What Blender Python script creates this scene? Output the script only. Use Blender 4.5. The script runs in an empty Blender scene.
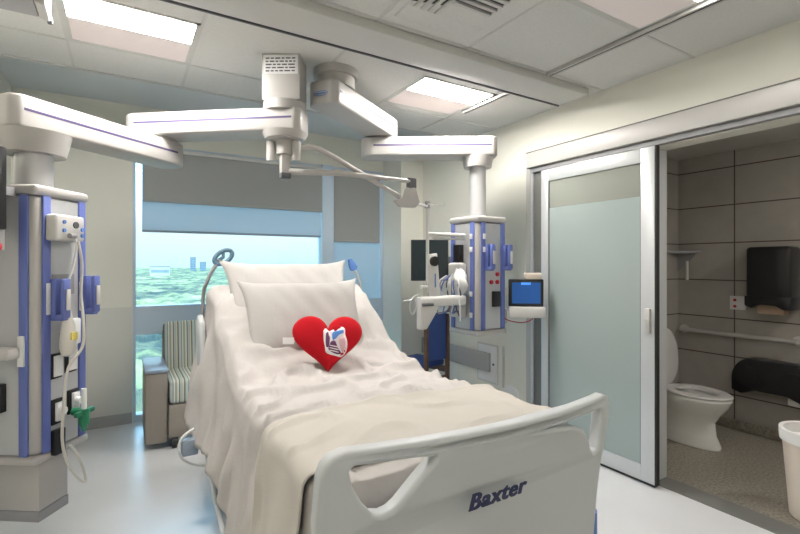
import bpy, bmesh, math, random
from math import sin, cos, pi, radians, sqrt
from mathutils import Vector, Matrix, noise
random.seed(7)
scene = bpy.context.scene
col = scene.collection

# ------------------------------------------------------------------ camera
YAW = math.atan(277.0 / 455.0)
cam_d = bpy.data.cameras.new('camera')
cam = bpy.data.objects.new('camera', cam_d); col.objects.link(cam)
cam.location = (0, 0, 1.45)
cam.rotation_euler = (pi / 2, 0, -YAW)
cam_d.sensor_width = 36.0
cam_d.lens = 455.0 * 36.0 / 800.0
cam_d.shift_y = -3.0 / 800.0
cam_d.clip_start = 0.05
cam_d.clip_end = 8000
scene.camera = cam

# ------------------------------------------------------------------ world
w = bpy.data.worlds.new('world'); scene.world = w; w.use_nodes = True
nt = w.node_tree; nt.nodes.clear()
out = nt.nodes.new('ShaderNodeOutputWorld'); bg = nt.nodes.new('ShaderNodeBackground')
tc = nt.nodes.new('ShaderNodeTexCoord'); sp = nt.nodes.new('ShaderNodeSeparateXYZ')
rp = nt.nodes.new('ShaderNodeValToRGB')
nt.links.new(tc.outputs['Generated'], sp.inputs[0]); nt.links.new(sp.outputs['Z'], rp.inputs[0])
nt.links.new(rp.outputs[0], bg.inputs[0]); nt.links.new(bg.outputs[0], out.inputs[0])
rp.color_ramp.elements[0].position = 0.0; rp.color_ramp.elements[0].color = (0.145, 0.178, 0.19, 1)
rp.color_ramp.elements[1].position = 1.0; rp.color_ramp.elements[1].color = (0.35, 0.70, 1.0, 1)
e = rp.color_ramp.elements.new(0.06); e.color = (0.175, 0.20, 0.20, 1)
e = rp.color_ramp.elements.new(0.35); e.color = (0.50, 0.85, 1.15, 1)
bg.inputs[1].default_value = 5.5

# ------------------------------------------------------------------ sun and exposure
sun_d = bpy.data.lights.new('sun', 'SUN'); sun_d.energy = 2.2; sun_d.angle = 0.01; sun_d.color = (1.0, 0.97, 0.9)
sun = bpy.data.objects.new('sun', sun_d); col.objects.link(sun); sun.rotation_euler = (radians(48), 0, radians(12))
LAMP = 78.0          # strength of the bright half of the ceiling lights
scene.view_settings.view_transform = 'Standard'
scene.view_settings.look = 'None'
scene.view_settings.gamma = 1.0
scene.view_settings.use_curve_mapping = False
scene.view_settings.exposure = 0.20

# ------------------------------------------------------------------ materials
def mat(name, color, rough=0.5, metal=0.0, bump=0.0, bscale=40.0, var=0.0, vscale=8.0, spec=0.5, coat=0.0):
    m = bpy.data.materials.new(name); m.use_nodes = True
    n = m.node_tree.nodes; l = m.node_tree.links
    b = n['Principled BSDF']
    b.inputs['Base Color'].default_value = (*color, 1)
    b.inputs['Roughness'].default_value = rough
    b.inputs['Metallic'].default_value = metal
    b.inputs['Specular IOR Level'].default_value = spec
    b.inputs['Coat Weight'].default_value = coat
    t = n.new('ShaderNodeTexCoord')
    if bump > 0:
        z = n.new('ShaderNodeTexNoise'); z.inputs['Scale'].default_value = bscale; z.inputs['Detail'].default_value = 4
        l.new(t.outputs['Object'], z.inputs['Vector'])
        bp = n.new('ShaderNodeBump'); bp.inputs['Strength'].default_value = bump; bp.inputs['Distance'].default_value = 0.01
        l.new(z.outputs['Fac'], bp.inputs['Height']); l.new(bp.outputs[0], b.inputs['Normal'])
    if var > 0:
        z = n.new('ShaderNodeTexNoise'); z.inputs['Scale'].default_value = vscale; z.inputs['Detail'].default_value = 5
        l.new(t.outputs['Object'], z.inputs['Vector'])
        r = n.new('ShaderNodeValToRGB')
        r.color_ramp.elements[0].position = 0.3; r.color_ramp.elements[1].position = 0.7
        r.color_ramp.elements[0].color = (*[max(0, c * (1 - var)) for c in color], 1)
        r.color_ramp.elements[1].color = (*[min(1, c * (1 + var)) for c in color], 1)
        l.new(z.outputs['Fac'], r.inputs[0]); l.new(r.outputs[0], b.inputs['Base Color'])
    return m

def emis(name, color, strength):
    m = bpy.data.materials.new(name); m.use_nodes = True
    b = m.node_tree.nodes['Principled BSDF']
    b.inputs['Base Color'].default_value = (*color, 1)
    b.inputs['Emission Color'].default_value = (*color, 1)
    b.inputs['Emission Strength'].default_value = strength
    return m

M = {}
M['wall'] = mat('wall_paint', (0.80, 0.79, 0.71), 0.6, bump=0.03, bscale=150)
M['wallguard'] = mat('wall_guard', (0.68, 0.67, 0.62), 0.5)
M['ceil'] = mat('ceiling_tile', (0.68, 0.68, 0.66), 0.85, bump=0.12, bscale=220, var=0.03, vscale=60)
M['grid'] = mat('ceiling_grid', (0.60, 0.60, 0.58), 0.6)
M['cove'] = mat('ceiling_cove', (0.66, 0.70, 0.71), 0.8)
M['floor'] = mat('floor_vinyl', (0.62, 0.62, 0.63), 0.28, bump=0.02, bscale=90, var=0.03, vscale=3)
M['base'] = mat('base_grey', (0.40, 0.40, 0.40), 0.5)
M['frame'] = mat('window_aluminium', (0.56, 0.67, 0.78), 0.4, 0.0)
M['alu'] = mat('door_aluminium', (0.60, 0.62, 0.63), 0.35, 0.3)
M['header'] = mat('door_header', (0.52, 0.505, 0.49), 0.45, 0.1)
M['aludark'] = mat('door_recess', (0.20, 0.20, 0.19), 0.5, 0.2)
M['rubber'] = mat('black_rubber', (0.02, 0.02, 0.02), 0.6)
M['black'] = mat('black_plastic', (0.012, 0.012, 0.014), 0.3)
M['white'] = mat('white_plastic', (0.60, 0.59, 0.575), 0.38)
M['boom'] = mat('boom_enamel', (0.46, 0.445, 0.43), 0.4)
M['under'] = mat('boom_underside', (0.62, 0.68, 0.64), 0.4)
M['stripe'] = mat('stripe_violet', (0.09, 0.07, 0.17), 0.4)
M['blue'] = mat('rail_blue', (0.12, 0.16, 0.43), 0.4)
M['panelg'] = mat('column_panel', (0.50, 0.51, 0.52), 0.35, 0.1)
M['shaft'] = mat('shaft_grey', (0.60, 0.60, 0.61), 0.3, 0.35)
M['steel'] = mat('brushed_steel', (0.66, 0.65, 0.63), 0.32, 0.6)
M['dgrey'] = mat('dark_grey', (0.10, 0.10, 0.11), 0.5)
M['mgrey'] = mat('mid_grey', (0.30, 0.30, 0.31), 0.5)
M['green'] = mat('oxygen_green', (0.02, 0.20, 0.10), 0.4)
M['red'] = mat('signal_red', (0.5, 0.02, 0.03), 0.4)
M['yellow'] = mat('label_yellow', (0.75, 0.62, 0.15), 0.5)
M['label'] = mat('paper_label', (0.78, 0.78, 0.78), 0.6)
M['bluelab'] = mat('label_blue', (0.10, 0.22, 0.55), 0.5)
M['clear'] = mat('bag_film', (0.62, 0.60, 0.55), 0.3, bump=0.2, bscale=30)
M['sheet'] = mat('white_sheet', (0.50, 0.473, 0.455), 0.9, bump=0.5, bscale=9, spec=0.2)
M['blanket'] = mat('cream_blanket', (0.53, 0.50, 0.455), 0.95, bump=0.18, bscale=260, spec=0.1)
M['pillow'] = mat('pillowcase', (0.48, 0.46, 0.445), 0.9, bump=0.5, bscale=7, spec=0.2)
M['heart'] = mat('red_plush', (0.50, 0.010, 0.018), 0.9, bump=0.15, bscale=300, spec=0.15)
M['bed'] = mat('bed_plastic', (0.55, 0.575, 0.585), 0.4)
M['letter'] = mat('lettering_navy', (0.02, 0.025, 0.09), 0.4)
M['taupe'] = mat('taupe_vinyl', (0.30, 0.265, 0.23), 0.5, bump=0.05, bscale=120)
M['loop'] = mat('loop_blue', (0.10, 0.19, 0.27), 0.5)
M['tray'] = mat('tray_grey', (0.33, 0.40, 0.50), 0.3)
M['chairblue'] = mat('chair_blue', (0.035, 0.075, 0.26), 0.7, bump=0.1, bscale=200)
M['wood'] = mat('walnut_wood', (0.12, 0.06, 0.035), 0.45, var=0.3, vscale=18)
M['shade'] = mat('blackout_shade', (0.32, 0.33, 0.325), 0.85, bump=0.08, bscale=300)
M['shadebar'] = mat('shade_bar', (0.25, 0.33, 0.40), 0.5)
M['porcelain'] = mat('porcelain', (0.80, 0.80, 0.77), 0.12, coat=0.5)
M['terrazzo'] = mat('bath_floor', (0.27, 0.245, 0.205), 0.5, var=0.35, vscale=60)
M['bathceil'] = mat('bath_ceiling', (0.5, 0.49, 0.46), 0.8)
M['bin'] = mat('bin_plastic', (0.66, 0.58, 0.50), 0.5)
M['liner'] = mat('bin_liner', (0.75, 0.74, 0.72), 0.9)
M['screen'] = emis('screen_blue', (0.006, 0.045, 0.16), 1.0)
M['screenhi'] = emis('screen_cyan', (0.05, 0.22, 0.65), 1.0)
M['lamp_on'] = emis('lamp_bright', (1.0, 0.955, 0.90), LAMP)
M['lamp_near'] = emis('lamp_soft', (1.0, 0.955, 0.90), LAMP * 0.23)
M['lamp_dim'] = emis('lamp_dim', (0.62, 0.55, 0.53), 0.25)
M['tissue'] = mat('paper_towel', (0.45, 0.33, 0.24), 0.9)
M['concrete'] = mat('city_white', (0.45, 0.45, 0.46), 0.7)
M['citygrey'] = mat('city_grey', (0.12, 0.17, 0.22), 0.7)
M['bwin'] = mat('city_window', (0.22, 0.25, 0.28), 0.3)
M['org_pink'] = mat('emblem_pink', (0.72, 0.45, 0.50), 0.7)
M['org_dark'] = mat('emblem_plum', (0.13, 0.04, 0.12), 0.7)
M['org_blue'] = mat('emblem_blue', (0.10, 0.27, 0.70), 0.7)
M['org_white'] = mat('emblem_white', (0.82, 0.76, 0.78), 0.7)

def mk_stripes():
    m = mat('striped_fabric', (0.4, 0.4, 0.35), 0.8)
    n = m.node_tree.nodes; l = m.node_tree.links; b = n['Principled BSDF']
    t = n.new('ShaderNodeTexCoord'); s = n.new('ShaderNodeSeparateXYZ'); l.new(t.outputs['Object'], s.inputs[0])
    mu = n.new('ShaderNodeMath'); mu.operation = 'MULTIPLY'; mu.inputs[1].default_value = 9.0; l.new(s.outputs['X'], mu.inputs[0])
    fr = n.new('ShaderNodeMath'); fr.operation = 'FRACT'; l.new(mu.outputs[0], fr.inputs[0])
    r = n.new('ShaderNodeValToRGB'); r.color_ramp.interpolation = 'CONSTANT'
    cols = [(0, (0.390, 0.416, 0.351)), (0.14, (0.715, 0.715, 0.611)), (0.26, (0.169, 0.182, 0.169)), (0.33, (0.494, 0.546, 0.494)),
            (0.5, (0.650, 0.650, 0.546)), (0.58, (0.221, 0.208, 0.156)), (0.68, (0.546, 0.624, 0.598)), (0.85, (0.286, 0.325, 0.312)), (0.92, (0.754, 0.754, 0.650))]
    r.color_ramp.elements[0].position = 0; r.color_ramp.elements[0].color = (*cols[0][1], 1)
    r.color_ramp.elements[1].position = cols[1][0]; r.color_ramp.elements[1].color = (*cols[1][1], 1)
    for p, c in cols[2:]:
        e = r.color_ramp.elements.new(p); e.color = (*c, 1)
    l.new(fr.outputs[0], r.inputs[0]); l.new(r.outputs[0], b.inputs['Base Color'])
    return m
M['stripes'] = mk_stripes()

def mk_glass(name, tint, gloss=0.08):
    m = bpy.data.materials.new(name); m.use_nodes = True
    n = m.node_tree.nodes; l = m.node_tree.links; n.clear()
    o = n.new('ShaderNodeOutputMaterial'); mx = n.new('ShaderNodeMixShader')
    tr = n.new('ShaderNodeBsdfTransparent'); tr.inputs[0].default_value = (*tint, 1)
    gl = n.new('ShaderNodeBsdfGlossy'); gl.inputs['Roughness'].default_value = 0.02
    gl.inputs['Color'].default_value = (1, 1, 1, 1)
    fz = n.new('ShaderNodeFresnel'); fz.inputs[0].default_value = 1.45
    l.new(fz.outputs[0], mx.inputs[0]); l.new(tr.outputs[0], mx.inputs[1]); l.new(gl.outputs[0], mx.inputs[2]); l.new(mx.outputs[0], o.inputs[0])
    return m
M['glass'] = mk_glass('window_glass', (0.90, 0.98, 1.0))
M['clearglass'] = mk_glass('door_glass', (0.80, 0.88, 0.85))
def paint_reflection(m, f_):  # pale diffuse colour standing in for the room's reflection on the glass
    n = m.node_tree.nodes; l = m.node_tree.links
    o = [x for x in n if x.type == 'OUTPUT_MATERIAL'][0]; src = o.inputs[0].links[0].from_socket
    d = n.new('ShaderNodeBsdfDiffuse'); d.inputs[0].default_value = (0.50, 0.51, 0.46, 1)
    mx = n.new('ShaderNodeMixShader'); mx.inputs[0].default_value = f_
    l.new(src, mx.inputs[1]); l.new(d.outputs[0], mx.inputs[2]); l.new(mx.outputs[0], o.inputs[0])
paint_reflection(M['clearglass'], 0.5)

def mk_frost():
    m = bpy.data.materials.new('frosted_film'); m.use_nodes = True
    n = m.node_tree.nodes; l = m.node_tree.links; n.clear()
    o = n.new('ShaderNodeOutputMaterial')
    d = n.new('ShaderNodeBsdfDiffuse'); d.inputs[0].default_value = (0.50, 0.585, 0.575, 1)
    tl = n.new('ShaderNodeBsdfTranslucent'); tl.inputs[0].default_value = (0.6, 0.68, 0.65, 1)
    tr = n.new('ShaderNodeBsdfTransparent')
    gl = n.new('ShaderNodeBsdfGlossy'); gl.inputs['Roughness'].default_value = 0.12
    fz = n.new('ShaderNodeFresnel'); fz.inputs[0].default_value = 1.45
    a = n.new('ShaderNodeMixShader'); a.inputs[0].default_value = 0.3
    b = n.new('ShaderNodeMixShader'); b.inputs[0].default_value = 0.13
    c = n.new('ShaderNodeMixShader')
    l.new(d.outputs[0], a.inputs[1]); l.new(tl.outputs[0], a.inputs[2])
    l.new(a.outputs[0], b.inputs[1]); l.new(tr.outputs[0], b.inputs[2])
    l.new(fz.outputs[0], c.inputs[0]); l.new(b.outputs[0], c.inputs[1]); l.new(gl.outputs[0], c.inputs[2])
    l.new(c.outputs[0], o.inputs[0])
    return m
M['frost'] = mk_frost()

def mk_sheer():
    m = bpy.data.materials.new('sheer_shade'); m.use_nodes = True
    n = m.node_tree.nodes; l = m.node_tree.links; n.clear()
    o = n.new('ShaderNodeOutputMaterial')
    d = n.new('ShaderNodeBsdfDiffuse'); d.inputs[0].default_value = (0.55, 0.58, 0.60, 1)
    tl = n.new('ShaderNodeBsdfTranslucent'); tl.inputs[0].default_value = (0.78, 0.84, 0.88, 1)
    tr = n.new('ShaderNodeBsdfTransparent'); tr.inputs[0].default_value = (0.8, 0.95, 1, 1)
    a = n.new('ShaderNodeMixShader'); a.inputs[0].default_value = 0.5
    b = n.new('ShaderNodeMixShader'); b.inputs[0].default_value = 0.04
    l.new(d.outputs[0], a.inputs[1]); l.new(tl.outputs[0], a.inputs[2])
    l.new(a.outputs[0], b.inputs[1]); l.new(tr.outputs[0], b.inputs[2]); l.new(b.outputs[0], o.inputs[0])
    return m
M['sheer'] = mk_sheer()

def mk_bathtile():
    m = mat('bath_tile', (0.28, 0.26, 0.23), 0.45)
    n = m.node_tree.nodes; l = m.node_tree.links; b = n['Principled BSDF']
    t = n.new('ShaderNodeTexCoord'); s = n.new('ShaderNodeSeparateXYZ'); l.new(t.outputs['Object'], s.inputs[0])
    ad = n.new('ShaderNodeMath'); ad.operation = 'ADD'; l.new(s.outputs['X'], ad.inputs[0]); l.new(s.outputs['Y'], ad.inputs[1])
    def line(src, size, off, wid):
        a = n.new('ShaderNodeMath'); a.operation = 'ADD'; a.inputs[1].default_value = off; l.new(src, a.inputs[0])
        dv = n.new('ShaderNodeMath'); dv.operation = 'DIVIDE'; dv.inputs[1].default_value = size; l.new(a.outputs[0], dv.inputs[0])
        f = n.new('ShaderNodeMath'); f.operation = 'FRACT'; l.new(dv.outputs[0], f.inputs[0])
        g = n.new('ShaderNodeMath'); g.operation = 'LESS_THAN'; g.inputs[1].default_value = wid / size; l.new(f.outputs[0], g.inputs[0])
        return g.outputs[0]
    h = line(s.outputs['Z'], 0.335, 10 * 0.335 - 0.295, 0.010)
    v = line(ad.outputs[0], 0.62, 31.0 - 0.272, 0.010)
    mx = n.new('ShaderNodeMath'); mx.operation = 'MAXIMUM'; l.new(h, mx.inputs[0]); l.new(v, mx.inputs[1])
    z = n.new('ShaderNodeTexNoise'); z.inputs['Scale'].default_value = 9; z.inputs['Detail'].default_value = 5; l.new(t.outputs['Object'], z.inputs['Vector'])
    r = n.new('ShaderNodeValToRGB'); r.color_ramp.elements[0].color = (0.33, 0.31, 0.28, 1); r.color_ramp.elements[1].color = (0.42, 0.395, 0.36, 1)
    l.new(z.outputs['Fac'], r.inputs[0])
    c = n.new('ShaderNodeMixRGB'); l.new(mx.outputs[0], c.inputs[0]); l.new(r.outputs[0], c.inputs[1]); c.inputs[2].default_value = (0.085, 0.06, 0.05, 1)
    l.new(c.outputs[0], b.inputs['Base Color'])
    return m
M['bathtile'] = mk_bathtile()

def mk_trees():
    m = mat('tree_leaves', (0.1, 0.2, 0.05), 0.9, spec=0.1)
    n = m.node_tree.nodes; l = m.node_tree.links; b = n['Principled BSDF']
    t = n.new('ShaderNodeTexCoord')
    z = n.new('ShaderNodeTexNoise'); z.inputs['Scale'].default_value = 0.02; z.inputs['Detail'].default_value = 9; z.inputs['Roughness'].default_value = 0.7
    l.new(t.outputs['Object'], z.inputs['Vector'])
    r = n.new('ShaderNodeValToRGB')
    r.color_ramp.elements[0].position = 0.40; r.color_ramp.elements[0].color = (0.045, 0.055, 0.048, 1)
    r.color_ramp.elements[1].position = 0.62; r.color_ramp.elements[1].color = (0.34, 0.35, 0.15, 1)
    e = r.color_ramp.elements.new(0.5); e.color = (0.15, 0.14, 0.085, 1)
    l.new(z.outputs['Fac'], r.inputs[0]); l.new(r.outputs[0], b.inputs['Base Color'])
    return m
M['trees'] = mk_trees()

# ------------------------------------------------------------------ helpers
class MB:
    def __init__(s): s.bm = bmesh.new()
    def _xf(s, vs, mtx):
        if mtx is not None: bmesh.ops.transform(s.bm, matrix=mtx, verts=vs)
    def box(s, x0, x1, y0, y1, z0, z1, bev=0.0, seg=2, mtx=None):
        r = bmesh.ops.create_cube(s.bm, size=1.0); vs = r['verts']
        for v in vs:
            v.co = Vector((x0 + (v.co.x + .5) * (x1 - x0), y0 + (v.co.y + .5) * (y1 - y0), z0 + (v.co.z + .5) * (z1 - z0)))
        s._xf(vs, mtx)
        if bev > 0:
            es = list({e for v in vs for e in v.link_edges})
            bmesh.ops.bevel(s.bm, geom=es, offset=bev, segments=seg, affect='EDGES', profile=0.5)
        return s
    def cyl(s, p0, p1, r0, r1=None, n=24, caps=True):
        p0 = Vector(p0); p1 = Vector(p1); r1 = r0 if r1 is None else r1
        d = p1 - p0
        q = Vector((0, 0, 1)).rotation_difference(d.normalized()).to_matrix().to_4x4()
        mt = Matrix.Translation((p0 + p1) / 2) @ q
        bmesh.ops.create_cone(s.bm, cap_ends=caps, segments=n, radius1=r0, radius2=r1, depth=d.length, matrix=mt)
        return s
    def tube(s, pts, r, n=10, rs=None):
        pts = [Vector(p) for p in pts]
        rings = []
        up = Vector((0, 0, 1))
        prev = None
        for i, p in enumerate(pts):
            d = (pts[min(i + 1, len(pts) - 1)] - pts[max(i - 1, 0)]).normalized()
            if prev is None:
                a = up if abs(d.z) < 0.9 else Vector((1, 0, 0))
                u = d.cross(a).normalized()
            else:
                u = (prev - d * prev.dot(d)).normalized()
            prev = u
            v = d.cross(u)
            rr = rs[i] if rs else r
            rings.append([s.bm.verts.new(p + (u * cos(2 * pi * k / n) + v * sin(2 * pi * k / n)) * rr) for k in range(n)])
        for a, b in zip(rings, rings[1:]):
            for k in range(n):
                s.bm.faces.new((a[k], a[(k + 1) % n], b[(k + 1) % n], b[k]))
        s.bm.faces.new(list(reversed(rings[0]))); s.bm.faces.new(rings[-1])
        return s
    def prism(s, pts, d, bev=0.0, seg=2):
        # polygon in 3D (list of points), extruded by vector d
        vs = [s.bm.verts.new(Vector(p)) for p in pts]
        f = s.bm.faces.new(vs)
        r = bmesh.ops.extrude_face_region(s.bm, geom=[f])
        nv = [g for g in r['geom'] if isinstance(g, bmesh.types.BMVert)]
        bmesh.ops.translate(s.bm, verts=nv, vec=Vector(d))
        if bev > 0:
            allv = set(vs) | set(nv)
            es = [e for e in s.bm.edges if e.verts[0] in allv and e.verts[1] in allv and abs(e.calc_face_angle(0)) > 0.5]
            bmesh.ops.bevel(s.bm, geom=es, offset=bev, segments=seg, affect='EDGES', profile=0.5)
        return s
    def lathe(s, prof, cx=0, cy=0, n=32, sx=1.0, sy=1.0):
        rings = []
        for r, z in prof:
            rings.append([s.bm.verts.new((cx + sx * r * cos(2 * pi * k / n), cy + sy * r * sin(2 * pi * k / n), z)) for k in range(n)])
        for a, b in zip(rings, rings[1:]):
            for k in range(n):
                s.bm.faces.new((a[k], a[(k + 1) % n], b[(k + 1) % n], b[k]))
        s.bm.faces.new(list(reversed(rings[0]))); s.bm.faces.new(rings[-1])
        return s
    def loft(s, rings, closed=True, caps=True):
        rv = [[s.bm.verts.new(Vector(p)) for p in r] for r in rings]
        n = len(rv[0])
        for a, b in zip(rv, rv[1:]):
            for k in range(n if closed else n - 1):
                s.bm.faces.new((a[k], a[(k + 1) % n], b[(k + 1) % n], b[k]))
        if caps and closed:
            s.bm.faces.new(list(reversed(rv[0]))); s.bm.faces.new(rv[-1])
        return s
    def build(s, name, m, parent=None, ang=35, loc=None):
        bmesh.ops.recalc_face_normals(s.bm, faces=s.bm.faces)
        me = bpy.data.meshes.new(name); s.bm.to_mesh(me); s.bm.free()
        me.polygons.foreach_set('use_smooth', [True] * len(me.polygons))
        me.set_sharp_from_angle(angle=radians(ang))
        me.materials.append(m)
        o = bpy.data.objects.new(name, me); col.objects.link(o)
        if parent: o.parent = parent
        if loc: o.location = loc
        return o

def tag(o, label, cat, group=None, kind=None):
    o['label'] = label; o['category'] = cat
    if group: o['group'] = group
    if kind: o['kind'] = kind
    return o
def thing(name, label, cat, loc=(0, 0, 0), rz=0.0, group=None):
    o = bpy.data.objects.new(name, None); o.empty_display_size = 0.1; col.objects.link(o)
    o.location = loc; o.rotation_euler = (0, 0, radians(rz))
    return tag(o, label, cat, group)
def struct(name, mb, m, parent=None, **k):
    o = mb.build(name, m, parent, **k)
    if parent is None: o['kind'] = 'structure'
    return o
def copy_tree(o, parent=None):
    c = o.copy(); col.objects.link(c)
    if parent: c.parent = parent
    for ch in list(o.children): copy_tree(ch, c)
    return c
def B(*a, **k): return MB().box(*a, **k)
def spline(pts, n=8):
    P = [Vector(p) for p in pts]; P = [P[0]] + P + [P[-1]]; r = []
    for i in range(1, len(P) - 2):
        for k in range(n):
            t = k / n
            a, b, c, d = P[i - 1], P[i], P[i + 1], P[i + 2]
            r.append(0.5 * ((2 * b) + (c - a) * t + (2 * a - 5 * b + 4 * c - d) * t * t + (3 * b - a - 3 * c + d) * t ** 3))
    r.append(P[-2]); return r

# ------------------------------------------------------------------ room shell
XL, XR, YB, YW, ZC = -0.78, 3.00, -1.7, 4.85, 2.72
struct('floor', B(XL - .1, XR, YB, YW + .15, -0.1, 0), M['floor'])
struct('ceiling', B(XL - .1, XR + .15, YB, 3.63, ZC, ZC + .3), M['ceil'])
struct('trim_1', B(XL - .1, XR + .15, 3.63, YW + .2, 2.90, 3.02), M['cove'])
struct('wall_left', B(XL - .1, XL, YB, YW + .15, 0, 2.95), M['wall'])
struct('wall_back', B(XL - .1, XR + .15, YB - .1, YB, 0, 2.95), M['wall'])
# window wall (pieces around the opening)
wb = MB(); wb.box(XL, 0.075, YW - .03, YW + .15, 0, 2.9); wb.box(0.075, XR, YW - .03, YW + .15, 2.56, 2.9)
wb.box(2.70, XR, 4.41, YW + .15, 0, 2.9)
struct('wall_window', wb, M['wall'])
struct('trim_2', B(XL, 0.07, YW - .036, YW - .03, 0.1, 1.06), M['wallguard'])
struct('trim_3', B(2.705, XR, 4.404, 4.41, 0.1, 1.06), M['wallguard'])
struct('baseboard_window', B(XL, 0.07, YW - .042, YW - .03, 0, 0.1), M['base'])
struct('baseboard_column', B(2.70, XR, 4.398, 4.41, 0, 0.1), M['base'])
struct('baseboard_left', B(XL, XL + .012, YB, YW - .05, 0, 0.1), M['base'])
# right wall with the bathroom opening y 0.55..1.69
OY0, OY1, OZ = 0.55, 1.722, 2.22
wb = MB(); wb.box(XR, XR + .15, OY1, YW + .15, 0, 2.95); wb.box(XR, XR + .15, YB, OY0, 0, 2.95); wb.box(XR, XR + .15, OY0, OY1, OZ, 2.95)
struct('wall_right', wb, M['wall'])
struct('baseboard_right', B(XR - .012, XR, 2.80, 4.40, 0, 0.1), M['base'])
struct('trim_4', B(XR - .03, XR, 3.25, 4.40, 0.42, 0.60, bev=.008), M['base'])
# ceiling grid bars (surface lines between the tiles)
g = MB()
for x in (-0.27, 0.36, 1.13, 1.73, 2.40): g.box(x - .008, x + .008, YB, 3.63, ZC - .003, ZC + .001)
for y in (3.18, 2.07, 1.45, 0.85, 0.25, -0.35, -0.95): g.box(XL, XR, y - .008, y + .008, ZC - .003, ZC + .001)
g.box(XL, XR, 3.60, 3.63, ZC - .006, ZC + .001)
struct('trim_5', g, M['grid'])

# ---- window: frames, mullions, glass
FY0, FY1 = 4.83, 4.93
g = MB()
g.box(0.075, 0.10, FY0, FY1, 0, 2.56); g.box(1.90, 2.03, 4.78, FY1, 0, 2.56); g.box(2.66, 2.70, FY0, FY1, 0, 2.56)
g.box(0.10, 1.90, 4.80, FY1, 0.88, 1.06); g.box(0.10, 1.90, FY0, FY1, 2.50, 2.56); g.box(2.03, 2.66, FY0, FY1, 2.50, 2.56)
g.box(0.10, 1.90, FY0, FY1, 0, 0.06); g.box(2.03, 2.66, FY0, FY1, 0, 0.06); g.box(2.03, 2.66, FY0, FY1, 0.86, 1.04)
fr = struct('window_1', g, M['frame'])
MB().box(0.10, 1.90, 4.885, 4.893, 0.06, 0.88).box(0.10, 1.90, 4.885, 4.893, 1.06, 2.50).box(2.03, 2.66, 4.885, 4.893, 0.06, 0.86).box(2.03, 2.66, 4.885, 4.893, 1.04, 2.5).build('pane', M['glass'], fr)
B(0.10, 1.90, 4.80, FY1, 0.80, 0.88).build('transom', M['frame'], fr)

def shade(name, label, x0, x1, y, z0, z1, m, bar, grp):
    t = thing(name, label, 'window shade', ((x0 + x1) / 2, y, z0), 0, grp)
    h = (x1 - x0) / 2
    B(-h, h, -.002, .002, 0.02, z1 - z0).build('fabric', m, t)
    B(-h, h, -.008, .008, 0, 0.022, bev=.004).build('hem_bar', bar, t)
    MB().cyl((-h, 0, z1 - z0 + .01), (h, 0, z1 - z0 + .01), .018).build('roller', M['grid'], t)
    return t
shade('blackout_shade', 'wide dark grey blackout roller shade over the top of the large window', 0.155, 1.885, 4.76, 2.02, 2.50, M['shade'], M['shade'], 'blackout shades')
shade('sheer_shade', 'wide pale blue sheer roller shade hanging below the dark one on the large window', 0.15, 1.885, 4.805, 1.745, 2.49, M['sheer'], M['shadebar'], 'sheer shades')
shade('blackout_shade', 'narrow dark grey blackout roller shade in the right-hand window bay', 2.045, 2.635, 4.80, 1.70, 2.50, M['shade'], M['shade'], 'blackout shades')
shade('sheer_shade', 'narrow grey sheer shade reaching down behind the bed in the right-hand window bay', 2.045, 2.635, 4.835, 0.62, 2.49, M['sheer'], M['shadebar'], 'sheer shades')

# ---- ceiling lights (2 x 2 ft troffers, bright strip towards the camera side)
def troffer(x0, x1, y0, y1, label, lm='lamp_on'):
    t = thing('ceiling_light', label, 'ceiling light', ((x0 + x1) / 2, (y0 + y1) / 2, ZC), 0, 'recessed ceiling lights')
    hx, hy = (x1 - x0) / 2, (y1 - y0) / 2
    MB().box(-hx, hx, -hy, -hy + .02, -.006, 0).box(-hx, hx, hy - .02, hy, -.006, 0).box(-hx, -hx + .02, -hy, hy, -.006, 0).box(hx - .02, hx, -hy, hy, -.006, 0).build('frame', M['grid'], t)
    B(-hx + .02, hx - .02, -hy + .02, -.02, -.0045, -.0005).build('bright_diffuser', M[lm], t)['label'] = 'glowing white strip'
    B(-hx + .02, hx - .02, -.02, hy - .02, -.004, -.0005).build('reflector', M['lamp_dim'], t)['label'] = 'dim pinkish reflector half'
    return t
troffer(-.262, .352, 2.60, 3.165, 'bright square ceiling light above the left equipment boom arms')
troffer(1.738, 2.385, 2.53, 3.09, 'small-looking bright ceiling light beyond the beam, over the right boom')
troffer(1.81, 2.39, 0.86, 1.44, 'ceiling light cut by the top edge beside the dark curtain track', 'lamp_near')
troffer(-.262, .352, 0.26, 0.84, 'added unseen ceiling light over the visitor side of the room', 'lamp_near')  # extra lamp out of frame, added to light the room
troffer(1.14, 1.72, -1.0, -0.4, 'added unseen ceiling light near the back wall behind the camera', 'lamp_near')  # unseen lamp added for front lighting from behind the camera

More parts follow.
